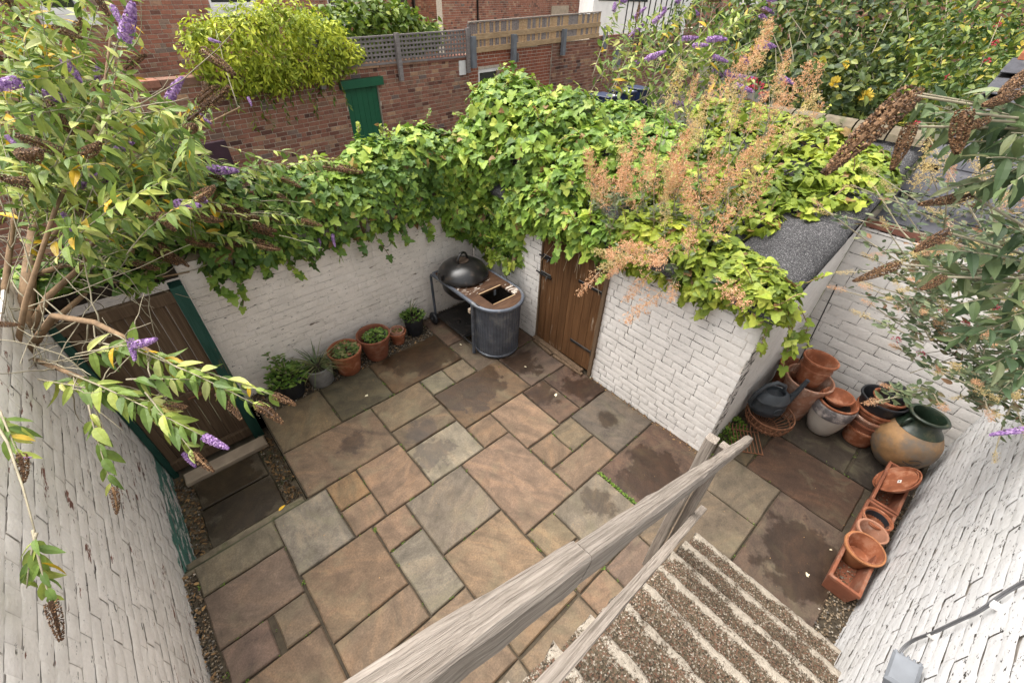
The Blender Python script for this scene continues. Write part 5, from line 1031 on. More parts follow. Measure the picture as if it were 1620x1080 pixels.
# ------------------------------------------------------------------ buddleias
def head_mesh(kind, seed, n=170, cs=1.0):
    """flower spike (purple) or dry seed head (brown), 1 m long along +x, made of small capsules"""
    rg = np.random.default_rng(seed); x = np.sort(rg.uniform(.02, 1, n)); r = .115 * np.sqrt(np.clip(1 - x, .02, 1)) * (.75 + .25 * np.sin(x * 3)) + .012; a = rg.uniform(0, 6.283, n) + x * 30
    P = np.stack([x, r * np.cos(a), r * np.sin(a)], 1); Nn = np.stack([0 * x + .25, np.cos(a), np.sin(a)], 1); Nn = norm(Nn + rg.normal(0, .25, (n, 3)))
    if kind == 'seed': oc = np.array([(.62, 0, 0), (0, .42, 0), (0, 0, .42), (0, -.42, 0), (0, 0, -.42)], float); tr = np.array([(0, 1, 2), (0, 2, 3), (0, 3, 4), (0, 4, 1)]); s = rg.uniform(.036, .058, n)
    else: oc = np.array([(.2, 0, 0), (.25, .6, 0), (.2, .0, .6), (.25, -.6, 0), (.2, 0, -.6)], float); tr = np.array([(0, 1, 2), (0, 2, 3), (0, 3, 4), (0, 4, 1)]); s = rg.uniform(.045, .07, n)
    s = s * cs; B = norm(np.cross(Nn, [1., .1, .2])); Cc = np.cross(Nn, B); V = P[:, None] + s[:, None, None] * (oc[None, :, 0, None] * Nn[:, None] + oc[None, :, 1, None] * B[:, None] + oc[None, :, 2, None] * Cc[:, None])
    V = V.reshape(-1, 3); T = (tr[None] + (np.arange(n) * 5)[:, None, None]).reshape(-1, 3)
    # core
    c = [(xx, .5 * (.115 * math.sqrt(max(1 - xx, .02)) + .012)) for xx in np.linspace(0, 1, 7)]; cv, ct = [], []
    for xx, rr in c: cv += [(xx, rr * .7 * math.cos(q), rr * .7 * math.sin(q)) for q in np.linspace(0, 6.283, 7)[:-1]]
    for i in range(6):
        for j in range(6): k = (j + 1) % 6; ct += [(i * 6 + j, i * 6 + k, i * 6 + 6 + k), (i * 6 + j, i * 6 + 6 + k, i * 6 + 6 + j)]
    V2 = np.array(cv); bend = lambda v: np.stack([v[:, 0], v[:, 1], v[:, 2] - .10 * v[:, 0] ** 2], 1)
    return fast_mesh('seed_head' if kind == 'seed' else 'flower_spike', bend(np.concatenate([V, V2])), np.concatenate([T, np.array(ct) + len(V)]), M['seed'] if kind == 'seed' else M['purple'])
HEAD = {'seed': [head_mesh('seed', s, 460, .85) for s in (1, 2, 3)], 'big': [head_mesh('seed', s, 1000, .72) for s in (4, 5)], 'flower': [head_mesh('flower', s, 330) for s in (6, 7)]}
def head(parent, kind, p, d, L, fat=1.0, seed=0):
    d = norm(np.array(d, float)); up = np.array([0, 0, 1.]); s = norm(np.cross(up, d)) if abs(d[2]) < .98 else np.array([1., 0, 0]); w = np.cross(d, s)
    m = Matrix(((d[0], s[0], w[0], p[0]), (d[1], s[1], w[1], p[1]), (d[2], s[2], w[2], p[2]), (0, 0, 0, 1))) @ Matrix.Diagonal((L, L * fat, L * fat, 1)) @ Matrix.Rotation(seed * 1.3, 4, 'X')
    hs_ = HEAD[kind]; return add('flower_spike' if kind == 'flower' else 'seed_head', hs_[seed % len(hs_)], parent, m)
class Shrub:
    def __init__(s, label, loc, seed, name='buddleia', cat='shrub'): s.t = thing(name, label, cat, tuple(loc)); s.rg = np.random.default_rng(seed); s.P, s.A, s.N, s.S = [], [], [], []; s.mb = MB(); s.seed = seed; s.k = 0
    def shoot(s, p0, p1, arch=.12, step=.05, leaf=.11, r=.006, start=.25, end=1., term=None, tl=.16, fat=1., pairs=True, droop=.45, stems=True, up=0.):
        rg = s.rg; p0, p1 = np.array(p0, float), np.array(p1, float); L = np.linalg.norm(p1 - p0); m = (p0 + p1) / 2 + [0, 0, arch * L]; ts = np.linspace(0, 1, 9)
        C = lambda f: p0 * (1 - f) ** 2 + 2 * m * f * (1 - f) + p1 * f * f
        if stems: s.mb.tube([C(f) for f in ts], [r * (1 - .7 * f) for f in ts], 5)
        n = max(2, int(L * (end - start) / step)); base = rg.uniform(0, 3.14)
        for k in range(n):
            f = start + (end - start) * (k + .5) / n; p = C(f); d = norm(C(min(f + .03, 1)) - C(f - .03)); side = norm(np.cross(d, [0, 0, 1.])); a = base + (k % 2) * 1.57
            upv = np.cross(side, d); sd_ = side * math.cos(a) + upv * math.sin(a)
            for q in ((1, -1) if pairs else (1 if k % 2 else -1,)):
                if rg.random() < .12: continue
                ax = norm(q * sd_ + d * .75 + rg.normal(0, .22, 3) + [0, 0, -droop]); s.P.append(p); s.A.append(ax); s.N.append(norm(np.array([0, 0, 1.]) + rg.normal(0, .4, 3) - ax * .2)); s.S.append(leaf * rg.uniform(.65, 1.2) * (1 - .35 * f if f > .8 else 1))
        if term:
            d = norm(C(1.) - C(.85)) + np.array([0, 0, up]); head(s.t, term, p1, d, tl * rg.uniform(.85, 1.15), fat, s.k)
        s.k += 1; return C
    def done(s, mat, tm, nobj=300, stem=None, name='branches'):
        if s.mb.v: s.mb.obj(name, stem or M['twig'], s.t, True)
        leaves(s.t, tm, s.P, s.A, s.N, s.S, mat, nobj, s.seed); return s.t
# left buddleia ------------------------------------------------------------
sb = Shrub('large buddleia with yellowing leaves and brown seed heads overhanging the left wall', (-1.15, 3.0, 0), 51); rg = sb.rg
trunk = MB(); base = np.array([-1.30, 3.05, -.05]); T1 = px(22, 600, 2.75)
trunk.tube([base, (base + T1) / 2 + [.02, 0, .15], T1, px(38, 520, 2.9), px(47, 420, 3.1), px(58, 330, 3.3), px(75, 210, 3.4)], [.075, .065, .06, .05, .038, .03, .018], 9)
limbs = [[(22, 600, 2.75), (70, 520, 3.0), (140, 460, 3.3), (235, 430, 3.6), (330, 390, 4.0)], [(38, 540, 2.9), (75, 470, 3.0), (130, 420, 3.2), (170, 340, 3.4), (235, 250, 3.5)], [(10, 620, 2.7), (0, 520, 2.8), (15, 400, 2.9), (28, 300, 3.0), (10, 150, 3.0)], [(20, 590, 2.75), (85, 500, 2.7), (150, 510, 2.55), (220, 545, 2.45), (300, 590, 2.4)], [(45, 440, 3.1), (100, 420, 3.2), (190, 450, 3.4), (300, 430, 3.6)], [(30, 560, 2.8), (110, 590, 2.5), (160, 610, 2.4)], [(18, 600, 2.7), (40, 480, 2.6), (88, 330, 2.6), (160, 180, 2.6), (175, 60, 2.5)], [(60, 400, 3.2), (150, 300, 3.4), (260, 230, 3.5), (380, 170, 3.7)]]
for k, l in enumerate(limbs): trunk.tube([px(*q) for q in l], list(np.linspace(.028 if k < 5 else .018, .006, len(l))), 7)
trunk.obj('trunk', M['bark'], sb.t, True)
for k in range(150):   # bare tangled twigs
    l = limbs[rg.integers(len(limbs))]; i = rg.integers(len(l) - 1); q = np.array(l[i]) + (np.array(l[i + 1]) - np.array(l[i])) * rg.uniform(); e = q + [rg.normal(20, 90), rg.normal(-20, 80), rg.normal(0, .3)]
    p0, p1 = px(*q), px(*e); mm = (p0 + p1) / 2 + rg.normal(0, .07, 3); sb.mb.tube([p0 * (1 - f) ** 2 + 2 * mm * f * (1 - f) + p1 * f * f + (rg.normal(0, .004, 3) if 0 < f < 1 else 0) for f in np.linspace(0, 1, 9)], list(np.linspace(.005, .0015, 9)), 4)
ends = []
for k in range(180):
    u = rg.uniform(-30, 330); v = rg.uniform(-40, 350) if u < 230 else rg.uniform(150, 350)
    if u > 180 and v < 130 and rg.random() < .7: u = rg.uniform(-30, 180)
    ends.append((u, v))
for k, (u, v) in enumerate(ends):
    d = rg.uniform(2.2, 3.7); l = limbs[[0, 1, 2, 6, 7, 4][k % 6]]; q = l[rg.integers(1, len(l))]; s_ = (q[0] * .55 + u * .45 + rg.normal(0, 25), q[1] * .55 + v * .45 + rg.normal(0, 25), (q[2] + d) / 2)
    sb.shoot(px(*s_), px(u, v, d), .1, .05, .122, .004, .05, term=('seed' if k % 4 == 0 else ('flower' if k % 9 == 1 else None)), tl=.19, fat=1.35)
for k in range(60):   # sprays over the top of the cream wall
    u = rg.uniform(200, 540); v = rg.uniform(265, 420) - (u - 240) * .06; d = 3.35 + (u - 200) * .0016 + rg.uniform(-.25, .1); sb.shoot(px(u - rg.uniform(60, 150), v + rg.uniform(-50, 10), d - .1), px(u, v, d), .12, .06, .10, .004, .2, term=('seed' if k % 2 == 0 else None), tl=.19, fat=1.35)
low = [((150, 540, 2.5), (300, 570, 2.35), (432, 625, 2.3), 'seed'), ((190, 545, 2.45), (330, 580, 2.3), (405, 640, 2.25), 'seed'), ((110, 590, 2.45), (230, 625, 2.3), (322, 690, 2.2), 'flower'), ((230, 620, 2.3), (280, 660, 2.25), (305, 715, 2.2), 'seed'), ((60, 600, 2.5), (160, 630, 2.4), (262, 640, 2.3), 'seed'), ((140, 640, 2.35), (170, 690, 2.3), (178, 770, 2.25), 'seed'), ((52, 838, 1.55), (62, 880, 1.53), (80, 950, 1.5), 'seed'), ((58, 842, 1.55), (50, 880, 1.52), (42, 930, 1.5), None), ((120, 560, 2.5), (180, 560, 2.4), (212, 545, 2.35), 'flower'), ((200, 600, 2.3), (260, 615, 2.25), (300, 600, 2.25), None), ((0, 650, 1.9), (10, 690, 1.8), (30, 720, 1.75), 'seed')]
sb.mb.tube([px(-25, 640, 1.9), px(12, 700, 1.75), px(36, 770, 1.65), px(55, 840, 1.55)], [.007, .005, .004, .003], 5)
for a, m_, e, tm_ in low:
    A_, C_, E_ = px(*a), px(*m_), px(*e); arch = (2 * C_ - A_ - E_)[2] / 2 / max(np.linalg.norm(E_ - A_), .01); lf = .13 if a[2] > 1.9 else .10
    sb.shoot(A_, E_, max(.02, arch), .042 if a[2] > 1.9 else .030, lf, .0055, .08, term=tm_, tl=.16, droop=.85, fat=1.2)
for (u, v, d, dx, dy, L) in [(130, 125, 2.6, -30, -30, .17), (190, 40, 2.4, -12, -30, .13), (345, 68, 3.4, -15, -6, .10), (112, 375, 2.8, -14, -38, .16), (218, 190, 2.9, -25, -20, .13), (330, 195, 3.3, -14, -14, .11), (400, 168, 3.7, -8, -14, .09), (20, 225, 2.5, -10, -10, .1), (545, 300, 4.4, -22, -14, .17), (528, 392, 4.2, -2, -22, .13), (505, 400, 4.2, 0, -25, .14), (310, 745, 2.25, -20, -30, .10), (215, 570, 2.35, -10, -35, .13), (45, 725, 1.75, -15, 0, .05)]:
    p = px(u + dx, v + dy, d); q = px(u, v, d); head(sb.t, 'flower', p, q - p, L, 1.1, int(u))
for (u, v, d, dx, dy, L) in [(165, 25, 2.2, -25, -60, .2), (125, 55, 2.5, -40, -10, .18), (395, 130, 3.4, -75, -50, .35), (335, 190, 3.4, -12, -60, .2), (130, 220, 2.6, -60, -60, .27), (155, 365, 2.7, -40, -45, .22), (300, 290, 3.3, -30, -35, .2), (475, 360, 4.2, -45, -25, .28), (375, 405, 3.9, -20, -30, .22), (350, 400, 3.9, -15, -35, .22), (385, 660, 2.3, -40, -40, .2), (30, 515, 2.4, -40, -3, .14)]:
    p = px(u + dx, v + dy, d); q = px(u, v, d); head(sb.t, 'big', p, q - p, L, 1.0, int(u))
sb.done(M['budd'], [lance(.33, .2, .14), lance(.38, .3, .16), lance(.29, .5, .2)], 300)
rg = np.random.default_rng(55); n = 420; P = np.stack([rg.uniform(-1.25, -.93, n), rg.uniform(2.5, 4.1, n), 1.90 + rg.uniform(0, .06, n)], 1)
leaves(sb.t, [OVAL, LAN, LAN2], P, rg.normal(0, 1, (n, 3)) * [1, 1, .35], rg.normal(0, .5, (n, 3)) + [0, 0, 1], rg.uniform(.03, .08, n), M['litter'], 0, 55, rest='dead_leaves')
# far buddleia with fresh purple flowers ------------------------------------------------------------
sb = Shrub('tall buddleia with fresh purple flower spikes beside the wheelie bins', (6.3, 4.9, 0), 52); rg = sb.rg
root = np.array([6.3, 4.9, -.1]); sb.mb.tube([root, root + [0, .1, 1.2], root + [.1, .2, 2.0]], [.07, .05, .03], 7)
for k in range(78):
    u = rg.uniform(955, 1235); v = rg.uniform(-10, 200); d = 6.8 + rg.uniform(-.8, 1.0)
    if u < 1010 and v > 110: continue
    e = px(u, v, d); s_ = e * .55 + (root + [0, .1, 1.5]) * .45 + rg.normal(0, .15, 3); sb.shoot(s_, e, .15, .085, .17, .008, .1, term=('flower' if k % 2 == 0 else ('seed' if k % 5 == 0 else None)), tl=.26, fat=1.15, up=-.5)
sb.done(M['budd'], [LAN, LAN2], 200)
# near buddleia hanging in from the right ------------------------------------------------------------
sb = Shrub('buddleia hanging in from the right with fat brown seed heads and dark leaves', (3.2, -1.9, 0), 53); rg = sb.rg
rt = np.array([2.2, -1.9, -.05]); hub = px(1760, 240, 1.75); hub2 = px(1740, 470, 1.8); sb.mb.tube([rt, (rt + hub2) / 2 + [0, -.1, .2], hub2, hub], [.06, .05, .03, .02], 8)
for (u, v, u2, v2, L, d, f) in [(1440, 150, 1315, 262, .34, 1.45, .9), (1455, 148, 1345, 207, .27, 1.55, .7), (1440, 200, 1420, 262, .16, 1.45, 1.2), (1525, 178, 1508, 250, .19, 1.35, 1.35), (1612, 145, 1552, 175, .14, 1.4, .9), (1640, 110, 1570, 150, .16, 1.5, .9), (1535, 308, 1455, 330, .17, 1.6, .7), (1420, 418, 1358, 446, .15, 1.7, .85), (1500, 368, 1440, 398, .15, 1.6, .85), (1492, 438, 1462, 462, .09, 1.6, 1.1), (1560, 190, 1528, 205, .09, 1.4, 1.2)]:
    p, q = px(u, v, d), px(u2, v2, d * .98); head(sb.t, 'big', p, q - p, np.linalg.norm(q - p) * 1.0, f, int(u)); h_ = hub if v < 300 else hub2
    sb.mb.tube([h_, (h_ + p) / 2 + [0, 0, .04], p], [.008, .006, .004], 6)
for (u, v, d) in [(1470, 180, 1.5), (1440, 160, 1.55), (1520, 175, 1.4), (1560, 250, 1.4), (1590, 300, 1.35), (1500, 230, 1.45), (1450, 195, 1.5), (1600, 210, 1.4), (1480, 430, 1.65), (1430, 430, 1.7), (1540, 400, 1.6), (1570, 350, 1.5), (1600, 440, 1.55), (1520, 480, 1.6), (1590, 540, 1.6), (1560, 580, 1.65), (1475, 395, 1.6), (1610, 600, 1.6), (1580, 620, 1.65), (1540, 150, 1.5), (1590, 160, 1.5), (1500, 300, 1.55), (1550, 300, 1.5), (1600, 360, 1.5), (1560, 450, 1.6), (1500, 540, 1.7), (1540, 530, 1.65), (1600, 500, 1.6)]:
    h_ = hub if v < 330 else hub2; e = px(u, v, d); s_ = h_ * .45 + e * .55 + rg.normal(0, .03, 3); sb.mb.tube([h_, s_], [.007, .005], 5); sb.shoot(s_, e, .08, .045, .105, .004, .05, droop=.5)
p, q = px(1640, 678, 1.75), px(1560, 684, 1.75); head(sb.t, 'flower', p, q - p, .2, .55, 1); sb.mb.tube([hub2, p], .004, 5)
sb.done(M['budd_dark'], [LAN2, lance(.40, .2, .16), lance(.28, .4, .2)], 300)

# ------------------------------------------------------------------ roses and shrubs on the right
def bush(name, label, blobs, n, size, mat, seed, tm, loc, cat='shrub', nobj=300, inner=.45, canes=30, droop=.4, cane_mat=None, rag=.06):
    rng = np.random.default_rng(seed); t = thing(name, label, cat, loc); P, N = blob_points(blobs, n, rng, inner, rag); A, NN = ivy_dirs(N, rng, droop, .7)
    leaves(t, tm, P, A, NN, rng.uniform(.55, 1.25, n) * size, mat, nobj, seed); mb = MB(); B = np.array(blobs)
    for k in range(canes):
        b_ = B[rng.integers(len(B))]; e = b_[:3] + norm(rng.normal(0, 1, 3) + [0, 0, .4]) * b_[3:] * rng.uniform(.8, 1.25); s_ = np.array([loc[0], loc[1], 0]) * .5 + np.array([b_[0], b_[1], 0]) * .5; mb.tube([s_, s_ * .4 + e * .6 + [0, 0, .15], e], [.014, .010, .004], 5)
    
    if canes: mb.obj('canes', cane_mat or M['twig'], t, True)
    return t
def B_(u, v, d, r, rz=None): p = px(u, v, d); return (p[0], p[1], p[2], r, r, rz or r)
b = [B_(1235, 60, 8.2, .8), B_(1290, 110, 7.8, .8), B_(1340, 40, 8.3, .85), B_(1380, 110, 7.8, .75), B_(1420, 60, 8.2, .8), B_(1260, 150, 7.4, .6), B_(1320, 155, 7.2, .6), B_(1400, 165, 7.2, .55), B_(1190, 40, 8.8, .6), B_(1300, 10, 8.8, .7)]
t = bush('rose_bush', 'large dark green rose bush with a few yellow roses beyond the slate roof', b, 6000, .14, M['rose'], 61, [OVAL, lance(.62, .12, .15)], (9.0, 2.2, 0), canes=14)
rg = np.random.default_rng(62)
for (u, v, d) in [(1335, 108, 7.0), (1320, 133, 6.8), (1370, 152, 6.8), (1365, 153, 6.9)]:
    c = px(u, v, d); n = 26; dd = norm(rg.normal(0, 1, (n, 3))); P = c + dd * .03; leaves(t, [OVAL], P, norm(dd + [0, 0, .6]), np.roll(dd, 1, 0), np.full(n, .09), M['yellow_rose'], 0, 70, rest='rose_bloom')
for k in range(16):   # upright arching canes
    u, v = rg.uniform(1200, 1440), rg.uniform(5, 120); e = px(u, v, 7.4); s_ = px(u + rg.normal(30, 30), v + 110, 7.5)
    MB().tube([s_, (s_ + e) / 2 + [0, 0, .1], e], [.012, .008, .004], 5).obj('rose_cane', M['twig'], t)
b = [B_(1480, 90, 6.8, .7), B_(1540, 60, 7.2, .8), B_(1600, 110, 6.6, .75), B_(1470, 150, 6.4, .5), B_(1560, 150, 6.2, .55), B_(1620, 40, 7.6, .9), B_(1450, 40, 7.8, .6), B_(1640, 170, 6.0, .6)]
t = bush('garden_shrub', 'loose light green garden shrub with yellow and red leaves in the far right corner', b, 5200, .115, M['shrub'], 63, [LAN, OVAL], (9.0, -.6, 0), canes=10)
for (u, v) in [(1562, 97), (1575, 68), (1578, 40), (1450, 195), (1500, 122)]:
    c = px(u, v, 6.0); n = 22; dd = norm(rg.normal(0, 1, (n, 3))); leaves(t, [OVAL], c + dd * .02, dd, np.roll(dd, 1, 0), np.full(n, .03), M['crimson'], 0, 71, rest='red_bloom')
b = [(14 + i * 2.2, 3.0 - i * 1.6 + (i % 2) * .5, 1.5, 1.7, 1.7, 2.2) for i in range(9)]
bush('hedge', 'tall dark hedge closing the gardens on the far right', b, 5200, .24, M['rose'], 64, [OVAL, IVY2], (22, -3, 0), 'hedge', 300, canes=20)
b = [B_(1120, 30, 11, 1.0), B_(1180, 80, 10, .9), B_(1080, 60, 12, .9)]
bush('garden_shrub', 'dark leafy shrub behind the purple buddleia', b, 1500, .17, M['rose'], 65, [OVAL, LAN], (11, 5.5, 0), nobj=120, canes=10)
# lane-side climbers
b = []
for (u, v, r) in [(345, 95, .55), (380, 60, .6), (420, 45, .65), (460, 50, .65), (500, 60, .6), (530, 85, .5), (400, 100, .55), (450, 105, .5), (500, 110, .42), (330, 60, .45), (360, 120, .4), (430, 135, .25), (385, 135, .25)]:
    s_, z_ = wall_uz(u, v); p = wpt(s_, .10); b.append((p[0], p[1], z_, r * .95, r * .6, r * .62))
t = bush('golden_climber', 'golden yellow leafy climber tumbling over the lane wall', b, 9000, .105, M['gold'], 66, [LAN, lance(.4, .25, .12)], tuple(wpt(wall_uz(430, 90)[0])), nobj=300, inner=.5, canes=0, droop=.9, rag=.16)
s_, z_ = wall_uz(440, 130); 
for k in range(26):
    u_ = 330 + k * 8.3; v_ = 32 + abs(k - 11) * 3.2; q_ = wpt(wall_uz(u_, v_)[0], .1) + [0, 0, wall_uz(u_, v_)[1]]; trailer(t, q_, rnd.uniform(.25, .5), 12, .12, M['gold'], 530 + k, (rnd.uniform(-.5, .5), -.4, 1.0), (LAN,), 3, .35)
for k in range(14): trailer(t, wpt(wall_uz(350 + k * 14, 125)[0], .12) + [0, 0, wall_uz(440, 130)[1]], rnd.uniform(.2, .75), 14, .11, M['vine'], 500 + k, (0, 0, -1), (LAN,), 6)
b = []
for (u, v, r) in [(545, 45, .6), (580, 40, .7), (620, 32, .75), (660, 40, .7), (700, 55, .55), (560, 80, .5), (610, 75, .5), (670, 80, .45)]:
    s_, z_ = wall_uz(u, v); p = wpt(s_, -.75); b.append((p[0], p[1], z_ - .06, r, .55, r * .62))
bush('fence_vine', 'bright green leafy vine growing behind the grey trellis', b, 4200, .14, M['vine'], 67, [IVY2, OVAL], tuple(wpt(wall_uz(620, 60)[0], -.7)), 'vine', 300, .5, 14)
# purple-leaved shrub seen past the left buddleia
p = wpt(wall_uz(310, 260)[0], .5)
t = thing('old_door', 'dark purple-brown door leaf standing behind the left buddleia', 'door', (p[0], p[1], -.4))
MB().box(-.45, .45, -.03, .03, 0, 1.75, .01, Matrix.Translation(Vector((p[0], p[1], -.42))) @ Matrix.Rotation(A8, 4, 'Z')).obj('door_leaf', plain('dark_plum_paint', (.035, .014, .022), .6, .3, 6), t)

# ------------------------------------------------------------------ valerian on the outhouse
PL = None
def plume_mesh(seed, mat, n=150):
    """branched seed plume along +x: forked stalks with clusters of small seeds at their ends"""
    rg = np.random.default_rng(seed); Vs, Ts, b = [], [], 0; tet = np.array([(0, -.5, 0), (1, 0, 0), (0, .5, 0), (.2, 0, .4)], float); tt = np.array([(0, 1, 2), (0, 3, 1), (2, 1, 3)])
    def blade(p, q, w):
        nonlocal b
        d = norm(q - p); s_ = norm(np.cross(d, [.3, .5, .8])) * w; Vs.append(np.array([p - s_, p + s_, q])); Ts.append(np.array([(0, 1, 2)]) + b); b += 3
    blade(np.zeros(3), np.array([1., 0, 0]), .008)
    for k in range(26):
        x0 = .04 + .9 * k / 26; a = k * 2.4; L = .165 * (1 - x0) ** .65 + .03; e = np.array([x0 + .45 * L, L * math.cos(a), L * math.sin(a)]); s0 = np.array([x0, 0, 0]); blade(s0, e, .005)
        for j in range(3):
            f = .45 + .25 * j; q = s0 + (e - s0) * f + rg.normal(0, .03, 3); blade(s0 + (e - s0) * (f - .2), q, .003)
            for _ in range(4):
                p = q + rg.normal(0, .018, 3); A = norm(rg.normal(0, 1, 3) + [.6, 0, 0]); B = norm(np.cross(A, rg.normal(0, 1, 3))); C = np.cross(A, B); sc = rg.uniform(.03, .055)
                Vs.append(p + sc * (tet[:, :1] * A + tet[:, 1:2] * .42 * B + tet[:, 2:] * .6 * C)); Ts.append(tt + b); b += 4
    return fast_mesh('seed_plume', np.concatenate(Vs), np.concatenate(Ts), mat)
PLUME = [plume_mesh(1, M['peach']), plume_mesh(2, M['peach']), plume_mesh(3, M['straw'])]
def plume(t, p, d, L, k):
    d = norm(np.array(d, float)); s = norm(np.cross([0, 0, 1.], d)) if abs(d[2]) < .97 else np.array([1., 0, 0]); w = np.cross(d, s)
    add('seed_plume', PLUME[k], t, Matrix(((d[0], s[0], w[0], p[0]), (d[1], s[1], w[1], p[1]), (d[2], s[2], w[2], p[2]), (0, 0, 0, 1))) @ Matrix.Diagonal((L, L, L, 1)))
def red_cluster(t, p, r, seed):
    rg = np.random.default_rng(seed); n = 40; dd = norm(rg.normal(0, 1, (n, 3)) + [0, 0, .5]); me = scatter_mesh('flower_cluster', [OVAL], p + dd * r * [1, 1, .5], dd, np.roll(dd, 1, 0), np.full(n, r * .55), M['crimson'], p, rg); add('flower_cluster', me, t, loc=p)
def valerian(label, spots, loc, seed, leaf=.07, reds=(), L=(.26, .44), straw=.25, n_leaf=16):
    t = thing('valerian', label, 'flower', tuple(loc)); rg = np.random.default_rng(seed); mb = MB(); P, A, N, S = [], [], [], []
    for (p, d) in spots:
        p = np.array(p, float); d = norm(np.array(d, float) + rg.normal(0, .12, 3)); h = rg.uniform(.25, .45) * (1.0 + (.9 if p[0] > 3.45 and p[1] < 3 and rg.random() < .6 else 0)); top = p + d * h; mb.tube([p, p + d * h * .5 + rg.normal(0, .015, 3), top], [.005, .004, .003], 5)
        plume(t, top - d * .04, d + rg.normal(0, .1, 3), rg.uniform(*L), 2 if rg.random() < straw else int(rg.integers(0, 2)))
        for k in range(n_leaf):
            f = rg.uniform(0, .85); a = rg.uniform(0, 6.28); s = np.array([math.cos(a), math.sin(a), .15]); P.append(p + d * h * f + rg.normal(0, .02, 3)); A.append(s + d * .3); N.append(norm(d + rg.normal(0, .4, 3))); S.append(leaf * rg.uniform(.6, 1.3))
    mb.obj('stems', M['twig'], t); leaves(t, [LAN, lance(.4, .1, .1)], P, A, N, S, M['valer'], 250, seed)
    for i, (u, v, d, r) in enumerate(reds): red_cluster(t, px(u, v, d), r, seed + i)
    return t
rg = np.random.default_rng(81); sp = []
for k in range(46):
    y = rg.uniform(1.2, 2.45); x = 3.12 + rg.uniform(0, .75) * (1 if y > 1.3 else .6); z = RZ(x) + .1; sp.append(((x, y, z), (-.25 + rg.normal(0, .25), -.1 + rg.normal(0, .3), 1)))
for k in range(15): sp.append(((3.12 + rg.uniform(0, .2), rg.uniform(1.25, 2.0), 1.75), (-.9 + rg.normal(0, .2), -.1 + rg.normal(0, .35), .05 + rg.normal(0, .3))))
valerian('valerian clump with peach seed plumes spilling over the outhouse wall', sp, (3.4, 1.7, 1.75), 82, reds=[(975, 268, 4.4, .03), (1050, 300, 4.2, .02)])
sp = [((4.4 + rg.uniform(-.3, 1.0), rg.uniform(1.5, 2.3), 2.2), (rg.normal(0, .2), rg.normal(0, .2), 1)) for k in range(16)]
valerian('valerian with crimson flowers at the back of the outhouse roof', sp, (4.6, 2.4, 2.2), 83, reds=[(1190, 128, 5.6, .05), (1200, 136, 5.6, .05), (1188, 140, 5.6, .04), (1208, 150, 5.6, .045), (1240, 133, 5.6, .03)])
sp = [((5.0 + rg.uniform(0, .35), rg.uniform(-.9, .45), 2.02), (-.25 + rg.normal(0, .25), rg.normal(0, .25), 1)) for k in range(20)]
valerian('wispy straw-coloured valerian growing at the slate roof edge', sp, (5.1, 0, 2.0), 84, .06, reds=[(1365, 316, 4.6, .035), (1358, 318, 4.6, .03), (1455, 232, 5.2, .03), (1478, 233, 5.2, .03), (1552, 277, 4.6, .045)], straw=.8, n_leaf=14)
sp = []
for k in range(95):
    b0 = px(rg.uniform(1450, 1640), rg.uniform(360, 640), 2.6 + rg.uniform(-.2, .3)); sp.append((b0, (-.5 + rg.normal(0, .3), .2 + rg.normal(0, .3), .25 + rg.normal(0, .25))))
t = valerian('red valerian with straw plumes sprawling over the right wall top', sp, tuple(px(1560, 560, 2.7)), 85, .055, reds=[(1418, 537, 2.7, .02), (1492, 492, 2.6, .018), (1457, 560, 2.7, .02), (1527, 512, 2.6, .018), (1549, 485, 2.6, .02), (1572, 485, 2.6, .02), (1580, 595, 2.6, .018)], L=(.08, .15), straw=.6, n_leaf=34)
mb = MB()
for (u, v) in ((1418, 537), (1457, 560), (1400, 500), (1440, 590), (1492, 492)): q0 = px(1560, 560, 2.75); q1 = px(u, v, 2.7); mb.tube([q0, (q0 + q1) / 2 + [0, 0, .05], q1], .003, 4)
mb.obj('long_stems', M['twig'], t)

# ------------------------------------------------------------------ small growth and litter
t = thing('pier_weed', 'bright green creeping weed at the foot of the pier in the alcove', 'weed', (3.62, .54, 0)); rosette(t, 3.55, .55, .0, .13, 240, .03, M['moss'], [OVAL], .6, .10, 91); rosette(t, 3.75, .55, .0, .12, 200, .03, M['moss'], [OVAL], .6, .10, 92)
rg = np.random.default_rng(93); n = 190; P = np.stack([2.215 + rg.normal(0, .006, n), rg.uniform(.55, 1.12, n), np.full(n, -.003)], 1); A = np.stack([rg.normal(0, 1, n), rg.normal(0, 1, n), rg.uniform(.1, .9, n)], 1)
o = add('joint_moss', scatter_mesh('joint_moss', [OVAL], P, A, np.tile([0, 0, 1.], (n, 1)), rg.uniform(.012, .026, n), M['moss'], np.zeros(3), rg)); tag(o, 'bright moss growing along one paving joint near the handrail', 'moss', kind='stuff')
P = []
for q in SL:
    for _ in range(rg.integers(2, 7)):
        c0 = rg.random(); x_, y_ = (q[0] + (q[1] - q[0]) * c0, q[2]) if rg.random() < .5 else (q[0], q[2] + (q[3] - q[2]) * c0); m_ = rg.integers(2, 9)
        P.append(np.stack([x_ + rg.normal(0, .010, m_), y_ + rg.normal(0, .010, m_), np.full(m_, -.006)], 1))
P = np.concatenate(P); n = len(P); A = rg.normal(0, 1, (n, 3)) + [0, 0, .5]
o = add('joint_weeds', scatter_mesh('joint_weeds', [OVAL], P, A, np.tile([0, 0, 1.], (n, 1)), rg.uniform(.008, .018, n), M['moss'], np.zeros(3), rg)); tag(o, 'tiny green weeds scattered in the joints between paving slabs', 'weeds', kind='stuff')
n = 420; P = np.stack([rg.uniform(-.8, 4.6, n), rg.uniform(-.6, 3.8, n), np.full(n, .003)], 1); P = P[~((P[:, 0] < .05) & (P[:, 1] > 2.6))]; n = len(P); A = rg.normal(0, 1, (n, 3)) * [1, 1, .2]
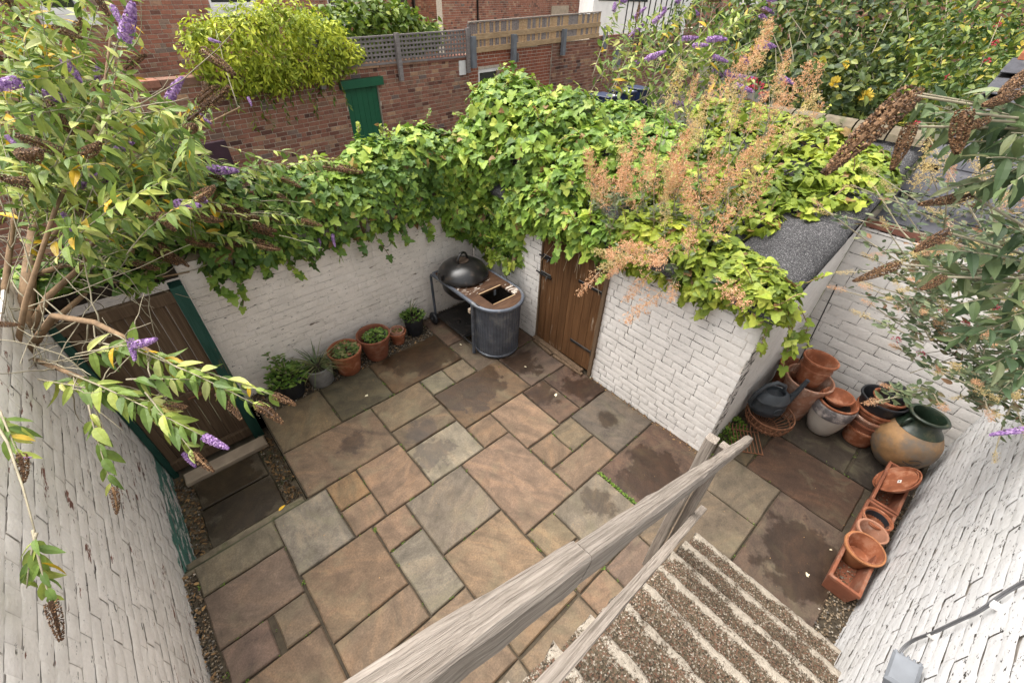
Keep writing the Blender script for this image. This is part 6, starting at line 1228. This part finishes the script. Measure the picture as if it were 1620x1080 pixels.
o = add('paving_grit', scatter_mesh('paving_grit', [OVAL, LAN], P, A, np.tile([0, 0, 1.], (n, 1)), rg.uniform(.004, .014, n), M['litter'], np.zeros(3), rg)); tag(o, 'specks of grit and dry leaf crumbs strewn over the paving', 'grit', kind='stuff')
n = 260; y = rg.uniform(.62, 2.0, n); P = np.stack([3.135 + rg.normal(0, .02, n), y, np.full(n, .0)], 1); A = rg.normal(0, 1, (n, 3)) + [0, 0, .4]
o = add('wall_foot_moss', scatter_mesh('wall_foot_moss', [OVAL], P, A, np.tile([0, 0, 1.], (n, 1)), rg.uniform(.010, .024, n), M['litter'], np.zeros(3), rg)); tag(o, 'crumbs of moss and debris along the foot of the outhouse wall', 'debris', kind='stuff')
n = 320; P = np.stack([np.where(rg.random(n) < .5, rg.uniform(-.9, -.76, n), rg.uniform(-.12, .03, n)), rg.uniform(2.92, 4.05, n), np.full(n, ZP + .02)], 1); A = rg.normal(0, 1, (n, 3)) * [1, 1, .3]
o = add('leaf_litter', scatter_mesh('leaf_litter', [OVAL, LAN], P, A, np.tile([0, 0, 1.], (n, 1)) + rg.normal(0, .3, (n, 3)), rg.uniform(.02, .05, n), M['litter'], np.zeros(3), rg)); tag(o, 'dry brown leaves lying on the threshold gravel by the gate', 'leaf litter', kind='stuff')
n = 220; P = np.stack([rg.uniform(.05, 2.1, n), rg.uniform(3.86, 4.2, n), np.full(n, .0)], 1); A = rg.normal(0, 1, (n, 3)) * [1, 1, .3]
o = add('leaf_litter', scatter_mesh('leaf_litter', [OVAL, LAN], P, A, np.tile([0, 0, 1.], (n, 1)) + rg.normal(0, .3, (n, 3)), rg.uniform(.015, .045, n), M['litter'], np.zeros(3), rg)); tag(o, 'dry leaf scraps among the pots along the cream wall', 'leaf litter', kind='stuff')
n = 130; P = np.stack([rg.uniform(-.93, -.85, n), rg.uniform(.9, 2.6, n), np.full(n, .0)], 1); A = rg.normal(0, 1, (n, 3)) * [1, 1, .3]
o = add('leaf_litter', scatter_mesh('leaf_litter', [OVAL, LAN], P, A, np.tile([0, 0, 1.], (n, 1)) + rg.normal(0, .3, (n, 3)), rg.uniform(.015, .045, n), M['litter'], np.zeros(3), rg)); tag(o, 'dry leaf scraps along the foot of the left flaking wall', 'leaf litter', kind='stuff')
fl = [(577, 627, 'dead_leaf', .06, 'pale fallen leaf on the olive slab by the pots', 0), (833, 581, 'dead_leaf', .05, 'small pale fallen leaf in front of the barbecue', 0), (881, 622, 'dead_leaf', .075, 'largest pale fallen leaf on the reddish slab near the door', 0), (727, 544, 'dead_leaf', .035, 'tiny pale leaf beside the barbecue leg', 0), (441, 808, 'dead_yellow', .07, 'yellow fallen leaf on the kerb stone by the threshold', -.1), (460, 641, 'dead_yellow', .035, 'small yellow leaf at the foot of the leftmost pot', 0), (1275, 904, 'dead_leaf', .045, 'white petal on the dark wet slab below the trough', 0), (1312, 869, 'dead_leaf', .035, 'white petal on the wet slab nearest the trough', 0), (934, 598, 'dead_leaf', .03, 'pale scrap on the dark red slab by the door', 0), (1281, 908, 'dead_leaf', .03, 'smaller white petal beside another on the dark slab', 0)]
for i, (u, v, m_, s_, lab, z_) in enumerate(fl):
    p = on_z(u, v, z_ + .006); o = add('fallen_leaf', fast_mesh('fallen_leaf', LAN2[0] * s_ * 1.1, LAN2[1], M[m_]), None, Matrix.Translation(Vector(p)) @ Matrix.Rotation(i * 1.7, 4, 'Z') @ Matrix.Rotation(.15, 4, 'X')); tag(o, lab, 'leaf', 'fallen leaves')
scene.render.resolution_x, scene.render.resolution_y = 1024, 682
scene.cycles.max_bounces = 4; scene.cycles.diffuse_bounces = 2; scene.cycles.glossy_bounces = 2; scene.cycles.transparent_max_bounces = 4
